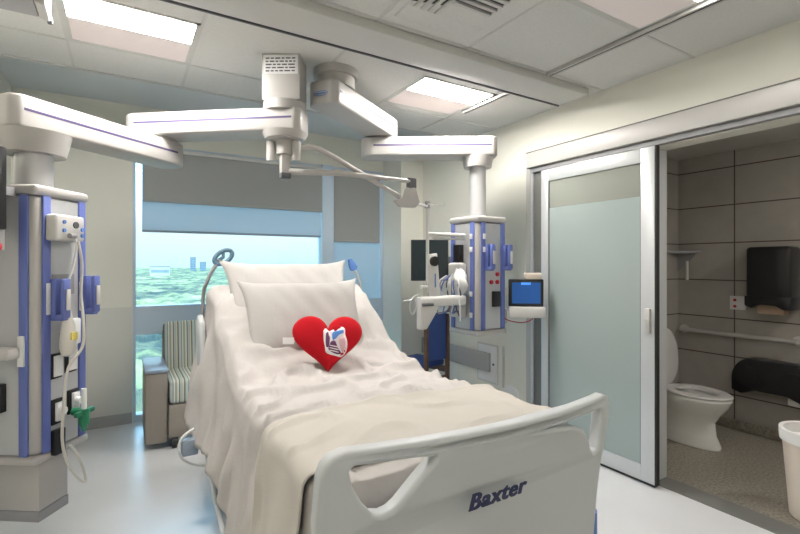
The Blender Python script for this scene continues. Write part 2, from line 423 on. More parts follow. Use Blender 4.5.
# ---- patient lift beam and tracks
t = thing('lift_beam', 'long white ceiling beam of the patient lift running across the room', 'ceiling beam', (1.05, 2.23, ZC))
B(XL - 1.05 + .002, 2.86 - 1.05, -.135, .115, -.055, 0, bev=.008).build('beam', M['grid'], t)
B(XL - 1.05 + .002, 2.86 - 1.05, .118, .128, -.06, 0).build('edge_groove', M['dgrey'], t)
B(XL - 1.05 + .002, 2.86 - 1.05, .128, .155, -.048, 0).build('outer_flange', M['grid'], t)
B(1.812, 1.822, -.13, .11, -.052, -.002).build('end_cap', M['header'], t)
def track(name, label, x, y0, y1):
    t = thing(name, label, 'curtain track', (x, (y0 + y1) / 2, ZC - .003), 0, 'curtain tracks')
    h = (y1 - y0) / 2
    MB().box(-.022, -.008, -h, h, -.022, 0).box(.008, .022, -h, h, -.022, 0).box(-.022, .022, -h, h, -.005, 0).build('channel', M['header'], t)
    B(-.0075, .0075, -h + .01, h - .01, -.02, -.006).build('slot', M['black'], t)
    B(-.025, .025, -h - .02, -h + .01, -.026, 0, bev=.004).build('end_stop', M['header'], t)
    return t
track('curtain_track', 'long dark-slotted curtain track from the beam towards the camera', 2.415, -0.6, 2.07)
track('curtain_track', 'short curtain track beside the far ceiling light beyond the beam', 2.415, 2.42, 2.95)

# ---- air vent
t = thing('air_vent', 'square louvred ceiling air vent with dark slots', 'air vent', (1.43, 1.76, ZC))
B(-.29, .29, -.29, .29, -.003, 0).build('plate', M['ceil'], t)
B(-.245, -.07, -.26, .10, -.005, -.003).build('backing', M['black'], t)
B(-.07, .16, -.26, -.015, -.005, -.003).build('backing', M['black'], t)
for k in range(4):
    B(-.222 + .042 * k, -.204 + .042 * k, -.26, .10, -.016, -.005).build('louvre', M['grid'], t)
for k in range(6):
    B(-.07, .16, -.035 - .042 * k, -.017 - .042 * k, -.016, -.005).build('louvre', M['grid'], t)
MB().prism([(-.25, .11, -.0052), (-.06, .11, -.0052), (-.06, -.012, -.0052), (-.09, .03, -.0052), (-.25, .075, -.0052)], (0, 0, -.003)).build('corner_plate', M['ceil'], t)
MB().box(-.25, .22, .10, .235, -.008, -.003, bev=.002).box(.16, .22, -.26, .10, -.008, -.003).box(-.06, .16, -.013, .1, -.008, -.003).build('face_plate', M['ceil'], t)
# ------------------------------------------------------------------ sliding door
g = MB()
g.box(2.925, XR, 0.60, 2.745, 2.262, 2.385, bev=.004)
g.box(2.975, XR, 2.742, 2.79, 0, 2.40)
hd = struct('door_1', g, M['header'])
B(2.92, 2.93, 0.60, 2.745, 2.387, 2.393).build('shadow_gap', M['aludark'], hd)
B(2.955, XR + .13, 0.60, 2.73, 2.225, 2.258).build('track', M['mgrey'], hd)
B(2.985, XR, 2.59, 2.742, 0, 2.25).build('jamb_recess', M['aludark'], hd)
B(2.97, XR, 2.71, 2.735, 0, 2.25).build('jamb', M['alu'], hd)
MB().box(2.985, XR + .16, OY1 - .022, OY1, 0, 2.23).build('opening_jamb', M['alu'], hd)
struct('trim_6', B(XR - .005, XR + .16, OY0, OY1 + .0, -.02, 0.003), M['aludark'])
PX0, PX1 = 2.928, 2.962
P0, P1 = 1.652, 2.585
g = MB()
g.box(PX0, PX1, P0, P0 + .095, .02, 2.215, bev=.003); g.box(PX0, PX1, P1 - .07, P1, .02, 2.215, bev=.003)
g.box(PX0, PX1, P0 + .095, P1 - .07, 2.12, 2.215, bev=.003); g.box(PX0, PX1, P0 + .095, P1 - .07, .02, .12, bev=.003)
dr = struct('door_2', g, M['alu'])
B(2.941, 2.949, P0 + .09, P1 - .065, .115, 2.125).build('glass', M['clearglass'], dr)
B(2.939, 2.9405, P0 + .095, P1 - .07, .12, 1.90).build('frosted_film', M['frost'], dr)
MB().box(PX0 - .001, PX1 + .001, P0 - .012, P0, .02, 2.215).box(PX0, PX1, P0, P1, .006, .02).build('seal', M['rubber'], dr)
MB().box(2.934, 2.9385, P0 + .093, P0 + .101, .12, 2.12).box(2.935, 2.94, P1 - .076, P1 - .068, .12, 2.12).build('gasket', M['dgrey'], dr)
hnd = MB(); hnd.box(2.905, PX0, P0 + .02, P0 + .06, 1.0, 1.16, bev=.005); hnd.cyl((2.90, P0 + .04, 1.08), (2.93, P0 + .04, 1.08), .016)
hnd.build('door_handle', M['steel'], dr)

# ------------------------------------------------------------------ bathroom
BX, BY = 4.59, 2.36
struct('floor_bathroom', B(XR, BX + .1, -0.3, BY + .1, -.1, -.001), M['terrazzo'])
struct('wall_bathroom_side', B(BX, BX + .1, -0.3, BY + .1, 0, 2.5), M['bathtile'])
struct('wall_bathroom_end', B(XR + .15, BX + .1, BY, BY + .1, 0, 2.5), M['bathtile'])
struct('wall_bathroom_near', B(XR + .15, BX + .1, -0.4, -0.3, 0, 2.5), M['bathtile'])
struct('ceiling_bathroom', B(XR + .15, BX + .1, -0.4, BY + .1, 2.45, 2.6), M['bathceil'])
struct('baseboard_bathroom', MB().box(BX - .015, BX, -0.3, BY, 0, 0.09, bev=.005).box(XR + .16, BX - .015, BY - .015, BY, 0, .09, bev=.005), M['terrazzo'])
t = thing('ceiling_light', 'small unseen round ceiling light that brightens the dim bathroom', 'ceiling light', (3.9, 0.2, 2.45), 0)  # lamp out of view, there to light the bathroom
MB().cyl((0, 0, -.03), (0, 0, 0), .1).build('rim', M['grid'], t)
MB().cyl((0, 0, -.035), (0, 0, -.031), .085).build('diffuser', emis('bath_lamp', (1, .95, .9), 190.0), t)

# toilet
t = thing('toilet', 'white toilet with open lid against the bathroom end wall', 'toilet', (3.955, 2.31, 0))
def ell(cx, cy, rx, ryf, ryb, z, n=32):
    return [(cx + rx * sin(2 * pi * k / n), cy + (-ryf if cos(2 * pi * k / n) > 0 else -ryb) * cos(2 * pi * k / n), z) for k in range(n)]
MB().loft([ell(0, -.36, .105, .23, .26, 0), ell(0, -.36, .11, .235, .26, .02), ell(0, -.36, .095, .20, .24, .10), ell(0, -.36, .10, .19, .24, .2),
           ell(0, -.37, .14, .22, .22, .27), ell(0, -.385, .18, .26, .2, .34), ell(0, -.39, .195, .275, .2, .39), ell(0, -.39, .19, .27, .195, .405),
           ell(0, -.39, .145, .22, .15, .405), ell(0, -.39, .12, .18, .12, .33), ell(0, -.39, .05, .08, .06, .27)]).build('bowl', M['porcelain'], t)
MB().loft([ell(0, -.385, .197, .28, .2, .408), ell(0, -.385, .2, .283, .2, .42), ell(0, -.385, .19, .27, .19, .43), ell(0, -.385, .125, .19, .12, .43), ell(0, -.385, .115, .18, .11, .408)], caps=False).build('seat', M['white'], t)
R = Matrix.Translation((0, -.19, .43)) @ Matrix.Rotation(radians(-92), 4, 'X') @ Matrix.Translation((0, .19, -.43))
def xr(ring): return [R @ Vector(p) for p in ring]
MB().loft([xr(ell(0, -.385, .185, .27, .2, .43)), xr(ell(0, -.385, .195, .28, .2, .437)), xr(ell(0, -.385, .19, .275, .195, .452)), xr(ell(0, -.385, .13, .2, .13, .455))]).build('lid', M['white'], t)
B(-.13, .13, -.2, -.016, .12, .40, bev=.04, seg=3).build('back_housing', M['porcelain'], t)
MB().tube([(0, -.03, .40), (0, -.06, .62), (0, -.06, .80)], .015).cyl((0, -.06, .74), (0, -.06, .84), .028).build('flush_valve', M['steel'], t)
MB().box(-.015, .015, -.13, -.08, .765, .785, bev=.004).build('flush_lever', M['steel'], t)

# grab bar
t = thing('grab_bar', 'long stainless steel grab bar on the bathroom tile wall', 'grab bar', (BX, 1.87, .835))
MB().tube(spline([(0, .43, 0), (-.05, .43, 0), (-.062, .40, 0), (-.062, 0, 0), (-.062, -.40, 0), (-.05, -.43, 0), (0, -.43, 0)], 6), .020, 14).build('bar', M['steel'], t)
for y in (.43, -.43): MB().cyl((0, y, 0), (-.01, y, 0), .04).build('flange', M['steel'], t)
# towel dispenser
t = thing('towel_dispenser', 'black paper towel dispenser mounted high on the bathroom tile wall', 'paper towel dispenser', (BX, 1.575, 1.09))
B(-.21, 0, -.15, .15, .06, .50, bev=.03, seg=3).build('body', M['black'], t)
MB().prism([(-.215, -.155, .1), (-.215, -.155, .0), (-.215, -.1, .0), (-.215, -.05, .03), (-.215, .06, .03), (-.215, .11, 0), (-.215, .155, .02), (-.215, .155, .1)], (.21, 0, 0), bev=.008).build('bottom_skirt', M['black'], t)
B(-.15, -.05, -.09, .09, -.045, .03, bev=.01).build('paper_towel', M['tissue'], t)['label'] = 'brown paper towel end'
# toilet paper dispenser
t = thing('toilet_paper_dispenser', 'wide black twin roll toilet paper dispenser below the grab bar', 'toilet paper dispenser', (BX, 1.58, .36))
pts = []
for k in range(13):
    a = pi * k / 12
    pts.append((-.13, .15 + .155 * sin(a) if k < 0 else 0, 0))
outl = [(-.30, .02), (-.30, .12)] + [(-.15 - .15 * cos(a), .12 + .18 * sin(a)) for a in [pi * k / 16 for k in range(1, 9)]] + [(.15 + .15 * sin(a), .12 + .18 * cos(a)) for a in [pi * k / 16 for k in range(0, 9)]] + [(.30, .02), (.22, 0), (.12, .04), (-.12, .04), (-.22, 0)]
MB().prism([(-.14, y * .92, z) for y, z in outl], (.138, 0, 0), bev=.012).build('cover', M['black'], t)
for y in (-.15, .15): MB().cyl((-.144, y, .15), (-.139, y, .15), .085, n=32).build('roll_window', M['black'], t)
B(-.10, -.03, -.22, -.1, -.03, .03, bev=.006).build('paper_end', M['label'], t)
# call switch
t = thing('call_switch', 'small white emergency call plate with red button on tile wall', 'wall switch', (BX, 1.86, 1.11))
B(-.008, 0, -.06, .06, -.06, .06, bev=.003).build('plate', M['label'], t)
for z in (.025, -.03): MB().cyl((-.014, .02, z), (-.007, .02, z), .012).build('button', M['red'], t)
# corner shelf
t = thing('corner_shelf', 'small triangular grey shelf in the bathroom corner', 'shelf', (BX, BY, 1.55))
MB().prism([(0, 0, 0), (-.20, 0, 0), (0, -.20, 0)], (0, 0, .025), bev=.003).build('shelf_board', M['mgrey'], t)
MB().prism([(0, 0, 0), (0, -.17, 0), (0, 0, -.17)], (-.014, 0, 0)).build('bracket', M['mgrey'], t)
t = tag(MB().cyl((BX - .02, 2.27, 1.30), (BX - .02, 2.27, 1.48), .013).build('shower_valve', M['steel']), 'thin chrome fitting under the corner shelf', 'fitting')
# waste bin
t = thing('waste_bin', 'round beige waste bin with white liner at the right edge', 'waste bin', (3.36, .975, 0))
t.scale = (.96, .96, .93)
MB().lathe([(.115, 0), (.125, .01), (.16, .50), (.168, .505), (.168, .535), (.155, .535), (.15, .5), (.11, .02)], n=40).build('bin', M['bin'], t)
MB().lathe([(.171, .47), (.174, .51), (.174, .542), (.166, .546), (.152, .54), (.145, .48)], n=40).build('liner', M['liner'], t)

# ------------------------------------------------------------------ right wall fittings
t = thing('access_panel', 'small pale blue-white access panel low on the right wall', 'access panel', (XR, 3.30, .50))
B(-.012, 0, -.13, .13, -.17, .17, bev=.003).build('door', M['label'], t)
B(-.006, 0, -.145, .145, -.185, .185).build('surround', M['grid'], t)
MB().cyl((-.02, -.09, .0), (-.012, -.09, .0), .01).build('lock', M['dgrey'], t)
t = thing('wall_outlet', 'round white cover plate low on the right wall', 'wall plate', (XR, 2.99, .25))
MB().cyl((-.012, 0, 0), (0, 0, 0), .10, .105, n=40).build('plate', M['label'], t)
MB().cyl((-.018, .03, 0), (-.012, .03, 0), .03).build('hub', M['grid'], t)
t = thing('wall_strip', 'narrow vertical white strip beside the access panel', 'wall strip', (XR, 3.09, .50))
B(-.008, 0, -.012, .012, -.19, .19, bev=.002).build('strip', M['grid'], t)
# monitor on column wall
t = thing('patient_monitor', 'black flat monitor behind the device on the right boom', 'monitor', (2.105, 3.00, 1.48), -30)
B(-.15, .15, -.02, .02, -.165, .165, bev=.006).build('housing', M['black'], t)
B(-.14, .14, -.0215, -.02, -.155, .155).build('screen', mat('dark_screen', (0.02, 0.03, 0.035), 0.15), t)

MB().box(.10, .22, .02, .05, -.03, .03, bev=.004).tube([(.20, .035, 0), (.20, -.03, -.02), (.19, -.10, -.03)], .014).build('mounting_arm', M['mgrey'], t)
# ------------------------------------------------------------------ equipment booms
def arm(name, p0, p1, z, w_, h_, e0, e1, parent):
    """beam from p0 to p1 (local xy) overrunning the joints by e0 / e1; far end rounded"""
    a = Vector((p0[0], p0[1], 0)); b = Vector((p1[0], p1[1], 0)); d = (b - a).normalized(); L = (b - a).length
    mt = Matrix.Translation((a.x, a.y, z)) @ Matrix.Rotation(math.atan2(d.y, d.x), 4, 'Z')
    hw = w_ / 2; c = .035
    pts = [(-e0, -hw + c), (-e0 + c, -hw)] + [(L + e1 - hw + hw * sin(k * pi / 10), -hw * cos(k * pi / 10)) for k in range(11)] + [(-e0 + c, hw), (-e0, hw - c)]
    m_ = MB(); m_.prism([mt @ Vector((x, y, -h_ / 2)) for x, y in pts], (0, 0, h_), bev=.014, seg=3)
    o = m_.build(name, M['boom'], parent)
    s_ = MB()
    for sy in (-1, 1):
        s_.box(-e0 + .05, L + e1 - hw, sy * hw - .0015, sy * hw + .0015, .0, .012, mtx=mt)
    s_.build('violet_stripe', M['stripe'], o)
    return o

def handle(body, x, z):
    m_ = MB(); m_.box(x - .02, x + .02, -.20, -.172, z - .10, z + .10, bev=.006)
    m_.box(x - .02, x + .022, -.245, -.222, z - .09, z + .10, bev=.008); m_.box(x - .018, x + .02, -.235, -.18, z - .10, z - .07, bev=.006)
    o = m_.build('blue_handle', M['blue'], body)
    B(x - .012, x + .012, -.252, -.246, z - .05, z + .05, bev=.003).build('handle_grip', M['white'], body)
    return o

def column(parent, cx, cy, rot, zb, zt, half=.160, left=False):
    mt = Matrix.Translation((cx, cy, 0)) @ Matrix.Rotation(radians(rot), 4, 'Z')
    hol = bpy.data.objects.new('column', None)   # replaced by a mesh body below
    bpy.data.objects.remove(hol)
    m_ = MB(); m_.box(-half, half, -half, half, zb + .04, zt - .05, bev=.03, seg=3)
    body = m_.build('column_body', M['boom'], parent)
    body.matrix_local = mt
    def sub(mb, name, mm, lab=None):
        o = mb.build(name, mm, body)
        if lab: o['label'] = lab
        return o
    g1 = MB()
    g1.box(-half + .075, half - .075, -half - .003, -half, zb + .05, zt - .06); g1.box(-half - .003, -half, -half + .075, half - .075, zb + .05, zt - .06)
    sub(g1, 'service_panel', M['panelg'])
    for s_ in (-1, 1):
        c_ = s_ * (half - .052)
        sub(B(c_ - .021, c_ + .021, -half - .012, -half, zb + .045, zt - .052, bev=.003), 'equipment_rail', M['blue'])
        sub(B(-half - .012, -half, c_ - .021, c_ + .021, zb + .045, zt - .052, bev=.003), 'equipment_rail', M['blue'])
    h2 = half + .004
    sub(B(-h2, h2, -h2, h2, zt - .05, zt, bev=.018, seg=3), 'top_cap', M['boom'])
    sub(B(-h2, h2, -h2, h2, zb, zb + .04, bev=.016, seg=3), 'bottom_cap', M['boom'])
    return body, mt, sub

# ---- left boom
tL = thing('equipment_boom', 'large left ceiling boom carrying a tall blue-railed service column', 'equipment boom', (.86, 2.79, ZC), 0, 'ceiling equipment booms')
ox, oy, oz = .86, 2.79, ZC
def P(x, y, z): return (x - ox, y - oy, z - oz)
MBX = Matrix.Rotation(radians(-33), 4, 'Z')
B(-.115, .115, -.09, .09, -.28, 0, mtx=MBX, bev=.006).build('ceiling_mount', M['boom'], tL)
lp = B(-.105, .105, -.0925, -.0905, -.125, -.01, mtx=MBX).build('warning_label', M['label'], tL)
lm = MB()
for k in range(5):
    x = -.09
    while x < .085:
        l_ = random.uniform(.015, .04); l_ = min(l_, .09 - x)
        if l_ > .01: lm.box(x, x + l_, -.0937, -.0926, -.035 - k * .019, -.027 - k * .019, mtx=MBX)
        x += l_ + .008
lm.build('fine_print', M['dgrey'], lp)
MB().cyl((0, 0, -.335), (0, 0, -.28), .13, n=40).build('bearing', M['boom'], tL)
arm('upper_arm', (0, 0), (.195 - ox, 3.31 - oy), 2.325 - oz, .21, .14, .13, .20, tL).__setitem__('label', 'upper boom arm')
MB().cyl(P(.195, 3.31, 2.24), P(.195, 3.31, 2.26), .1, n=36).build('bearing', M['boom'], tL)
MB().cyl(P(.86, 2.79, 2.22), P(.86, 2.79, 2.26), .12, .14, n=36).build('bearing', M['boom'], tL)
arm('lower_arm', (-.37 - ox, 2.86 - oy), (.195 - ox, 3.31 - oy), 2.165 - oz, .21, .15, .16, .16, tL).__setitem__('label', 'lower boom arm')
MB().cyl(P(-.375, 2.86, 1.985), P(-.375, 2.86, 2.09), .13, .155, n=40).build('bearing', M['boom'], tL)
MB().cyl(P(-.375, 2.86, 1.82), P(-.375, 2.86, 1.985), .078, n=36).build('shaft', M['shaft'], tL)
body, mt, sub = column(tL, -.38 - ox, 2.875 - oy, 54.4, .52 - oz, 1.82 - oz)
zz = -oz
sub(B(-.12, .05, -.14, .14, .29 + zz, .52 + zz, bev=.006), 'junction_box', M['boom'])
sub(B(-.122, .052, -.142, .142, .24 + zz, .29 + zz, bev=.004), 'junction_base', M['mgrey'])
sub(B(-.02, .06, -.162, -.158, 1.71 + zz, 1.745 + zz), 'rating_label', M['yellow'], 'small cream rating label')
for (xc, zc) in ((-.055, .965), (.035, .975)):
    sub(B(xc - .035, xc + .03, -.175, -.158, zc - .065 + zz, zc + .055 + zz, bev=.003), 'outlet_frame', M['black'])
    sub(B(xc - .024, xc + .028, -.182, -.175, zc - .055 + zz, zc + .045 + zz, bev=.003), 'power_outlet', M['label'])
for (xc, zc) in ((-.05, .745), (.05, .765)):
    sub(B(xc - .035, xc + .03, -.175, -.158, zc - .065 + zz, zc + .055 + zz, bev=.003), 'gas_outlet_frame', M['black'])
    g_ = MB(); g_.box(xc - .02, xc + .02, -.19, -.175, zc - .05 + zz, zc + .04 + zz, bev=.003); g_.cyl((xc, -.21, zc + zz), (xc, -.19, zc + zz), .018)
    sub(g_, 'gas_outlet', M['label'])
sub(B(-.08, -.02, -.19, -.158, .535 + zz, .655 + zz, bev=.006), 'data_socket', M['black'])
sub(B(-.19, -.158, -.02, .075, .77 + zz, .90 + zz, bev=.004), 'outlet_frame', M['black'])
sub(B(-.196, -.19, -.005, .065, .785 + zz, .885 + zz, bev=.003), 'power_outlet', M['label'])
sub(B(-.075, .06, -.165, -.158, 1.30 + zz, 1.40 + zz), 'inset_panel', M['mgrey'])
for xc in (-.10, .103):
    sub(B(xc - .016, xc + .016, -.175, -.165, 1.21 + zz, 1.36 + zz, bev=.004), 'rail_clamp', M['label'])
sub(B(-.18, -.165, -.119, -.087, 0.98 + zz, 1.12 + zz, bev=.004), 'rail_clamp', M['label'])
sub(B(-.235, -.165, -.10, .07, 1.02 + zz, 1.07 + zz, bev=.01), 'bracket', M['header'])
handle(body, -.075, 1.28 + zz); handle(body, .118, 1.29 + zz)
# small things on the far side of the left column
sub(B(.157, .19, -.03, .0, 1.44 + zz, 1.50 + zz, bev=.004), 'clip', M['mgrey'])
g_ = MB(); g_.box(.157, .215, -.06, -.02, .90 + zz, .94 + zz, bev=.008); g_.cyl((.215, -.04, .92 + zz), (.235, -.04, .92 + zz), .022)
sub(g_, 'port', M['steel'])
sub(B(.157, .175, -.05, .0, .62 + zz, .70 + zz, bev=.004), 'port_cover', M['mgrey'])

def on_left(name, label, cat, grp=None):
    t = thing(name, label, cat, (-.38, 2.875, 0), 54.4, grp); return t
t = on_left('infusion_pump', 'white boxy pump module clipped high on the left column', 'pump')
B(-.125, .05, -.23, -.172, 1.56, 1.685, bev=.012, seg=3).build('housing', M['white'], t)
MB().cyl((-.01, -.236, 1.64), (-.01, -.23, 1.64), .016).build('round_badge', M['dgrey'], t)
for (x, z) in ((-.08, 1.65), (-.08, 1.61), (.03, 1.62), (.03, 1.59)): MB().cyl((x, -.236, z), (x, -.23, z), .009).build('button', M['bluelab'], t)
MB().cyl((-.065, -.245, 1.585), (-.03, -.245, 1.585), .012).build('cable_plug', M['mgrey'], t)


t = on_left('suction_bag', 'clear teardrop fluid bag hanging on the left column', 'fluid bag')
MB().lathe([(.004, 1.245), (.012, 1.23), (.02, 1.20), (.036, 1.15), (.044, 1.09), (.045, 1.05), (.035, 1.015), (.012, 1.005)], -.045, -.222, sy=.6).build('bag', M['clear'], t)
B(-.06, -.025, -.253, -.246, 1.085, 1.12).build('yellow_label', M['yellow'], t)
B(-.03, .06, -.205, -.18, 1.05, 1.18, bev=.01).build('holder_basket', M['label'], t)
MB().tube(spline([(-.03, -.24, 1.58), (-.02, -.245, 1.54), (-.03, -.235, 1.44), (-.055, -.225, 1.34), (-.045, -.222, 1.245)]), .005).build('tube', M['label'], t)
t = on_left('oxygen_flowmeter', 'green oxygen flowmeter with clear tube on the left column', 'flowmeter')
MB().cyl((.025, -.25, .715), (.025, -.19, .715), .02).cyl((.025, -.245, .655), (.025, -.245, .73), .024, n=16).cyl((.025, -.245, .62), (.025, -.245, .655), .008, .018).box(-.03, .09, -.255, -.235, .70, .725, bev=.006).build('body', M['green'], t)
MB().cyl((.025, -.245, .73), (.025, -.245, .83), .012).build('gauge_tube', M['label'], t)
t = on_left('hanging_cable', 'long pale cable looping down below the left column', 'cable')
MB().tube(spline([(-.02, -.252, 1.56), (.0, -.255, 1.45), (.0, -.25, 1.3), (-.01, -.27, 1.18), (-.02, -.275, 1.05), (-.06, -.235, .95), (-.085, -.235, .80), (-.09, -.23, .62), (-.06, -.23, .50), (.0, -.23, .40), (.045, -.23, .355), (.055, -.23, .37), (.03, -.23, .45), (-.02, -.24, .53), (-.055, -.24, .58)]), .0065).build('cord', M['clear'], t)
# monitor cut by the left edge
t = thing('bedside_monitor', 'black monitor cut by the left edge beside the boom', 'monitor', (-.485, 2.60, 1.78), -31)
B(-.20, .045, -.025, .025, -.18, .18, bev=.006).build('housing', M['black'], t)
B(-.19, .038, -.027, -.025, -.155, .165).build('screen', mat('grey_screen', (0.03, 0.035, 0.035), 0.2), t)
MB().cyl((-.0, -.02, -.20), (0, .01, -.20), .022).cyl((.015, -.02, -.255), (.015, .01, -.255), .022).build('red_knob', M['red'], t)
MB().box(-.02, .03, .0, .03, -.27, -.18).box(-.03, .0, .02, .20, -.02, .02).build('mounting_bracket', M['mgrey'], t)

# ---- right boom
tR = thing('equipment_boom', 'right ceiling boom carrying a short blue-railed service column', 'equipment boom', (1.20, 2.79, ZC), 0, 'ceiling equipment booms')
ox, oy = 1.20, 2.79
MB().cyl((0, 0, -.05), (0, 0, 0), .145, n=40).cyl((0, 0, -.12), (0, 0, -.05), .125, n=40).build('ceiling_mount', M['boom'], tR)
a_ = arm('upper_arm', (0, 0), (1.80 - ox, 3.20 - oy), 2.53 - oz, .22, .15, .17, .10, tR)
dd = Vector((.60, .41, 0)).normalized()
em = Matrix.Rotation(math.atan2(dd.y, dd.x), 4, 'Z')
lg = MB()
for (r_, z0) in ((1.0, 0),):
    n = 28
    for k in range(n):
        a0, a1 = 2 * pi * k / n, 2 * pi * (k + 1) / n
        q = [em @ Vector((-.1705, sx * cos(a_k) , zz2 * sin(a_k) - .195)) for (sx, zz2, a_k) in ((.055, .016, a0), (.055, .016, a1), (.049, .012, a1), (.049, .012, a0))]
        q = [em @ Vector((-.1712, sx * cos(a_k), zz2 * sin(a_k) - .20)) for (sx, zz2, a_k) in ((.055, .016, a0), (.055, .016, a1), (.049, .012, a1), (.049, .012, a0))]
        lg.prism(q, em @ Vector((.001, 0, 0)))
lg.box(-.1715, -.1705, -.035, .035, -.205, -.195, mtx=em)
lg.build('oval_badge', M['bluelab'], a_)
MB().cyl(P(1.80, 3.20, 2.45), P(1.80, 3.20, 2.475), .10, n=36).build('bearing', M['boom'], tR)
arm('lower_arm', (2.43 - ox, 2.794 - oy), (1.80 - ox, 3.20 - oy), 2.375 - oz, .22, .15, .145, .19, tR)
MB().cyl(P(2.43, 2.794, 2.22), P(2.43, 2.794, 2.305), .11, .125, n=40).build('bearing', M['boom'], tR)
MB().cyl(P(2.43, 2.794, 1.82), P(2.43, 2.794, 2.22), .065, n=36).build('shaft', M['shaft'], tR)
body, mt, sub = column(tR, 2.43 - ox, 2.794 - oy, 4, .90 - oz, 1.82 - oz)
sub(B(-.03, .04, -.162, -.158, 1.70 - oz, 1.735 - oz), 'rating_label', M['yellow'], 'small cream rating label')
sub(B(-.01, .06, -.19, -.158, 1.12 - oz, 1.24 - oz, bev=.004), 'outlet_frame', M['black'])
handle(body, -.075, 1.50 - oz); handle(body, .118, 1.50 - oz)
for (x, z) in ((-.02, 1.31), (.045, 1.31), (.045, 1.37)):
    g_ = MB(); g_.cyl((x, -.175, z - oz), (x, -.158, z - oz), .016)
    sub(g_, 'gas_port', M['red'], 'red gas port')
for z in (1.66, 1.56, 1.22, 1.06):
    sub(B(-.18, -.165, -.117, -.089, z - .02 - oz, z + .02 - oz, bev=.003), 'rail_clamp', M['label'])
    if z > 1.3: sub(B(-.117, -.089, -.18, -.165, z - .02 - oz, z + .02 - oz, bev=.003), 'rail_clamp', M['label'])
sub(B(-.21, -.158, -.01, .06, 1.44 - oz, 1.60 - oz, bev=.004), 'power_outlet', M['black'])

def on_right(name, label, cat, grp=None):
    return thing(name, label, cat, (2.43, 2.794, 0), 4, grp)


# tablet
t = thing('tablet_monitor', 'blue-lit tablet screen on a white keyboard tray beside right column', 'tablet', (2.715, 2.55, 1.215), -36)
B(-.135, .135, -.015, .015, -.10, .115, bev=.008).build('housing', M['black'], t)
B(-.11, .11, -.0165, -.0155, -.075, .09).build('screen', M['screen'], t)
B(-.04, .035, -.018, -.0168, .072, .09).build('screen_banner', M['screenhi'], t)
MB().box(-.14, .14, -.05, .03, -.135, -.10, bev=.006).box(-.14, .14, -.055, -.045, -.185, -.105, bev=.004).build('white_tray', M['white'], t)
B(-.01, .12, -.03, .05, .115, .165, bev=.01).build('paper_stack', M['bin'], t)
MB().cyl((-.145, .07, .02), (-.145, .0, .02), .03).box(-.26, -.145, .0, .04, .0, .04, bev=.006).build('mounting_arm', M['steel'], t)
MB().tube(spline([(.06, 0, -.13), (.05, .01, -.20), (-.02, .03, -.23), (-.12, .06, -.22), (-.19, .08, -.18)]), .004).build('cable', M['red'], t)
t = on_right('sharps_bin', 'small tan wall box hanging behind the tablet tray', 'box')
B(.17, .27, -.07, .03, .96, 1.08, bev=.008).build('box_body', M['bin'], t)
B(.157, .17, -.05, .01, 1.00, 1.05).build('clip', M['mgrey'], t)

# IV pole with hooks, side bars
t = thing('iv_pole', 'slim steel drip pole with hooks beside the right column', 'drip pole', (1.89, 2.72, 1.24))
MB().cyl((0, 0, 0), (0, 0, .66), .012).build('pole', M['steel'], t)
MB().cyl((0, 0, .615), (0, 0, .665), .02).build('hook_hub', M['mgrey'], t)
for a in (10, 100, 190, 280):
    d = Vector((cos(radians(a - 33)), sin(radians(a - 33)), 0))
    MB().tube(spline([d * .01 + Vector((0, 0, .64)), d * .05 + Vector((0, 0, .64)), d * .11 + Vector((0, 0, .635)), d * .13 + Vector((0, 0, .65)), d * .125 + Vector((0, 0, .665))]), .0035, 8).build('hook', M['steel'], t)
MB().tube([(0, 0, .43), (.36, .02, .43)], .014).build('cross_bar', M['white'], t)
MB().tube([(.05, .0, .40), (.36, .02, .40)], .009).build('cross_bar', M['white'], t)
MB().tube([(-.07, -.02, .045), (.05, .01, .045)], .012).build('side_knob', M['white'], t)
# device on boom: articulated white arm with grey bracket
t = thing('ventilator_arm', 'white bracket and horizontal arm on the left side of the right column', 'device arm', (1.92, 2.70, 1.14))
MB().prism([(-.03, 0, .38), (.045, 0, .39), (.055, 0, .30), (.08, 0, .02), (-.03, 0, .02), (-.035, 0, .28)], (0, .03, 0), bev=.008).build('upright_bracket', M['white'], t)
MB().cyl((.01, -.02, .33), (.01, .0, .33), .036).build('pivot_knob', M['black'], t)
B(.02, .03, -.003, 0, .14, .24).build('marking', M['bluelab'], t)
B(-.11, .30, -.03, .06, .0, .075, bev=.02, seg=3).build('horizontal_arm', M['white'], t)
MB().prism([(-.115, -.02, .07), (-.115, -.02, -.16), (-.06, -.02, -.16), (.02, -.02, -.05), (.06, -.02, .03), (.0, -.02, .07)], (0, .06, 0), bev=.01).build('drop_arm', M['white'], t)
MB().cyl((-.11, -.035, .02), (-.02, -.035, .02), .012).build('grip', M['dgrey'], t)
t = thing('cable_bundle', 'coiled white tubing sticking out left of the device arm', 'tubing', (1.78, 2.73, 1.15))
MB().tube(spline([(-.09, 0, .04), (-.04, 0, .04), (.0, 0, .05), (.02, 0, .0), (-.01, 0, -.06), (-.035, 0, -.02), (-.02, 0, .05), (.03, -.01, .08), (.06, -.01, .05)]), .005).build('tube', M['label'], t)
t = on_right('monitoring_module', 'cluster of white patient modules and wires on the right column', 'monitoring module')
B(-.25, -.172, -.06, .08, 1.32, 1.46, bev=.02, seg=3).build('module_case', M['white'], t)
B(-.245, -.172, -.05, .07, 1.04, 1.20, bev=.006).build('module_block', M['header'], t)
B(-.26, -.245, .02, .06, 1.09, 1.13, bev=.006).build('module_button', M['red'], t)
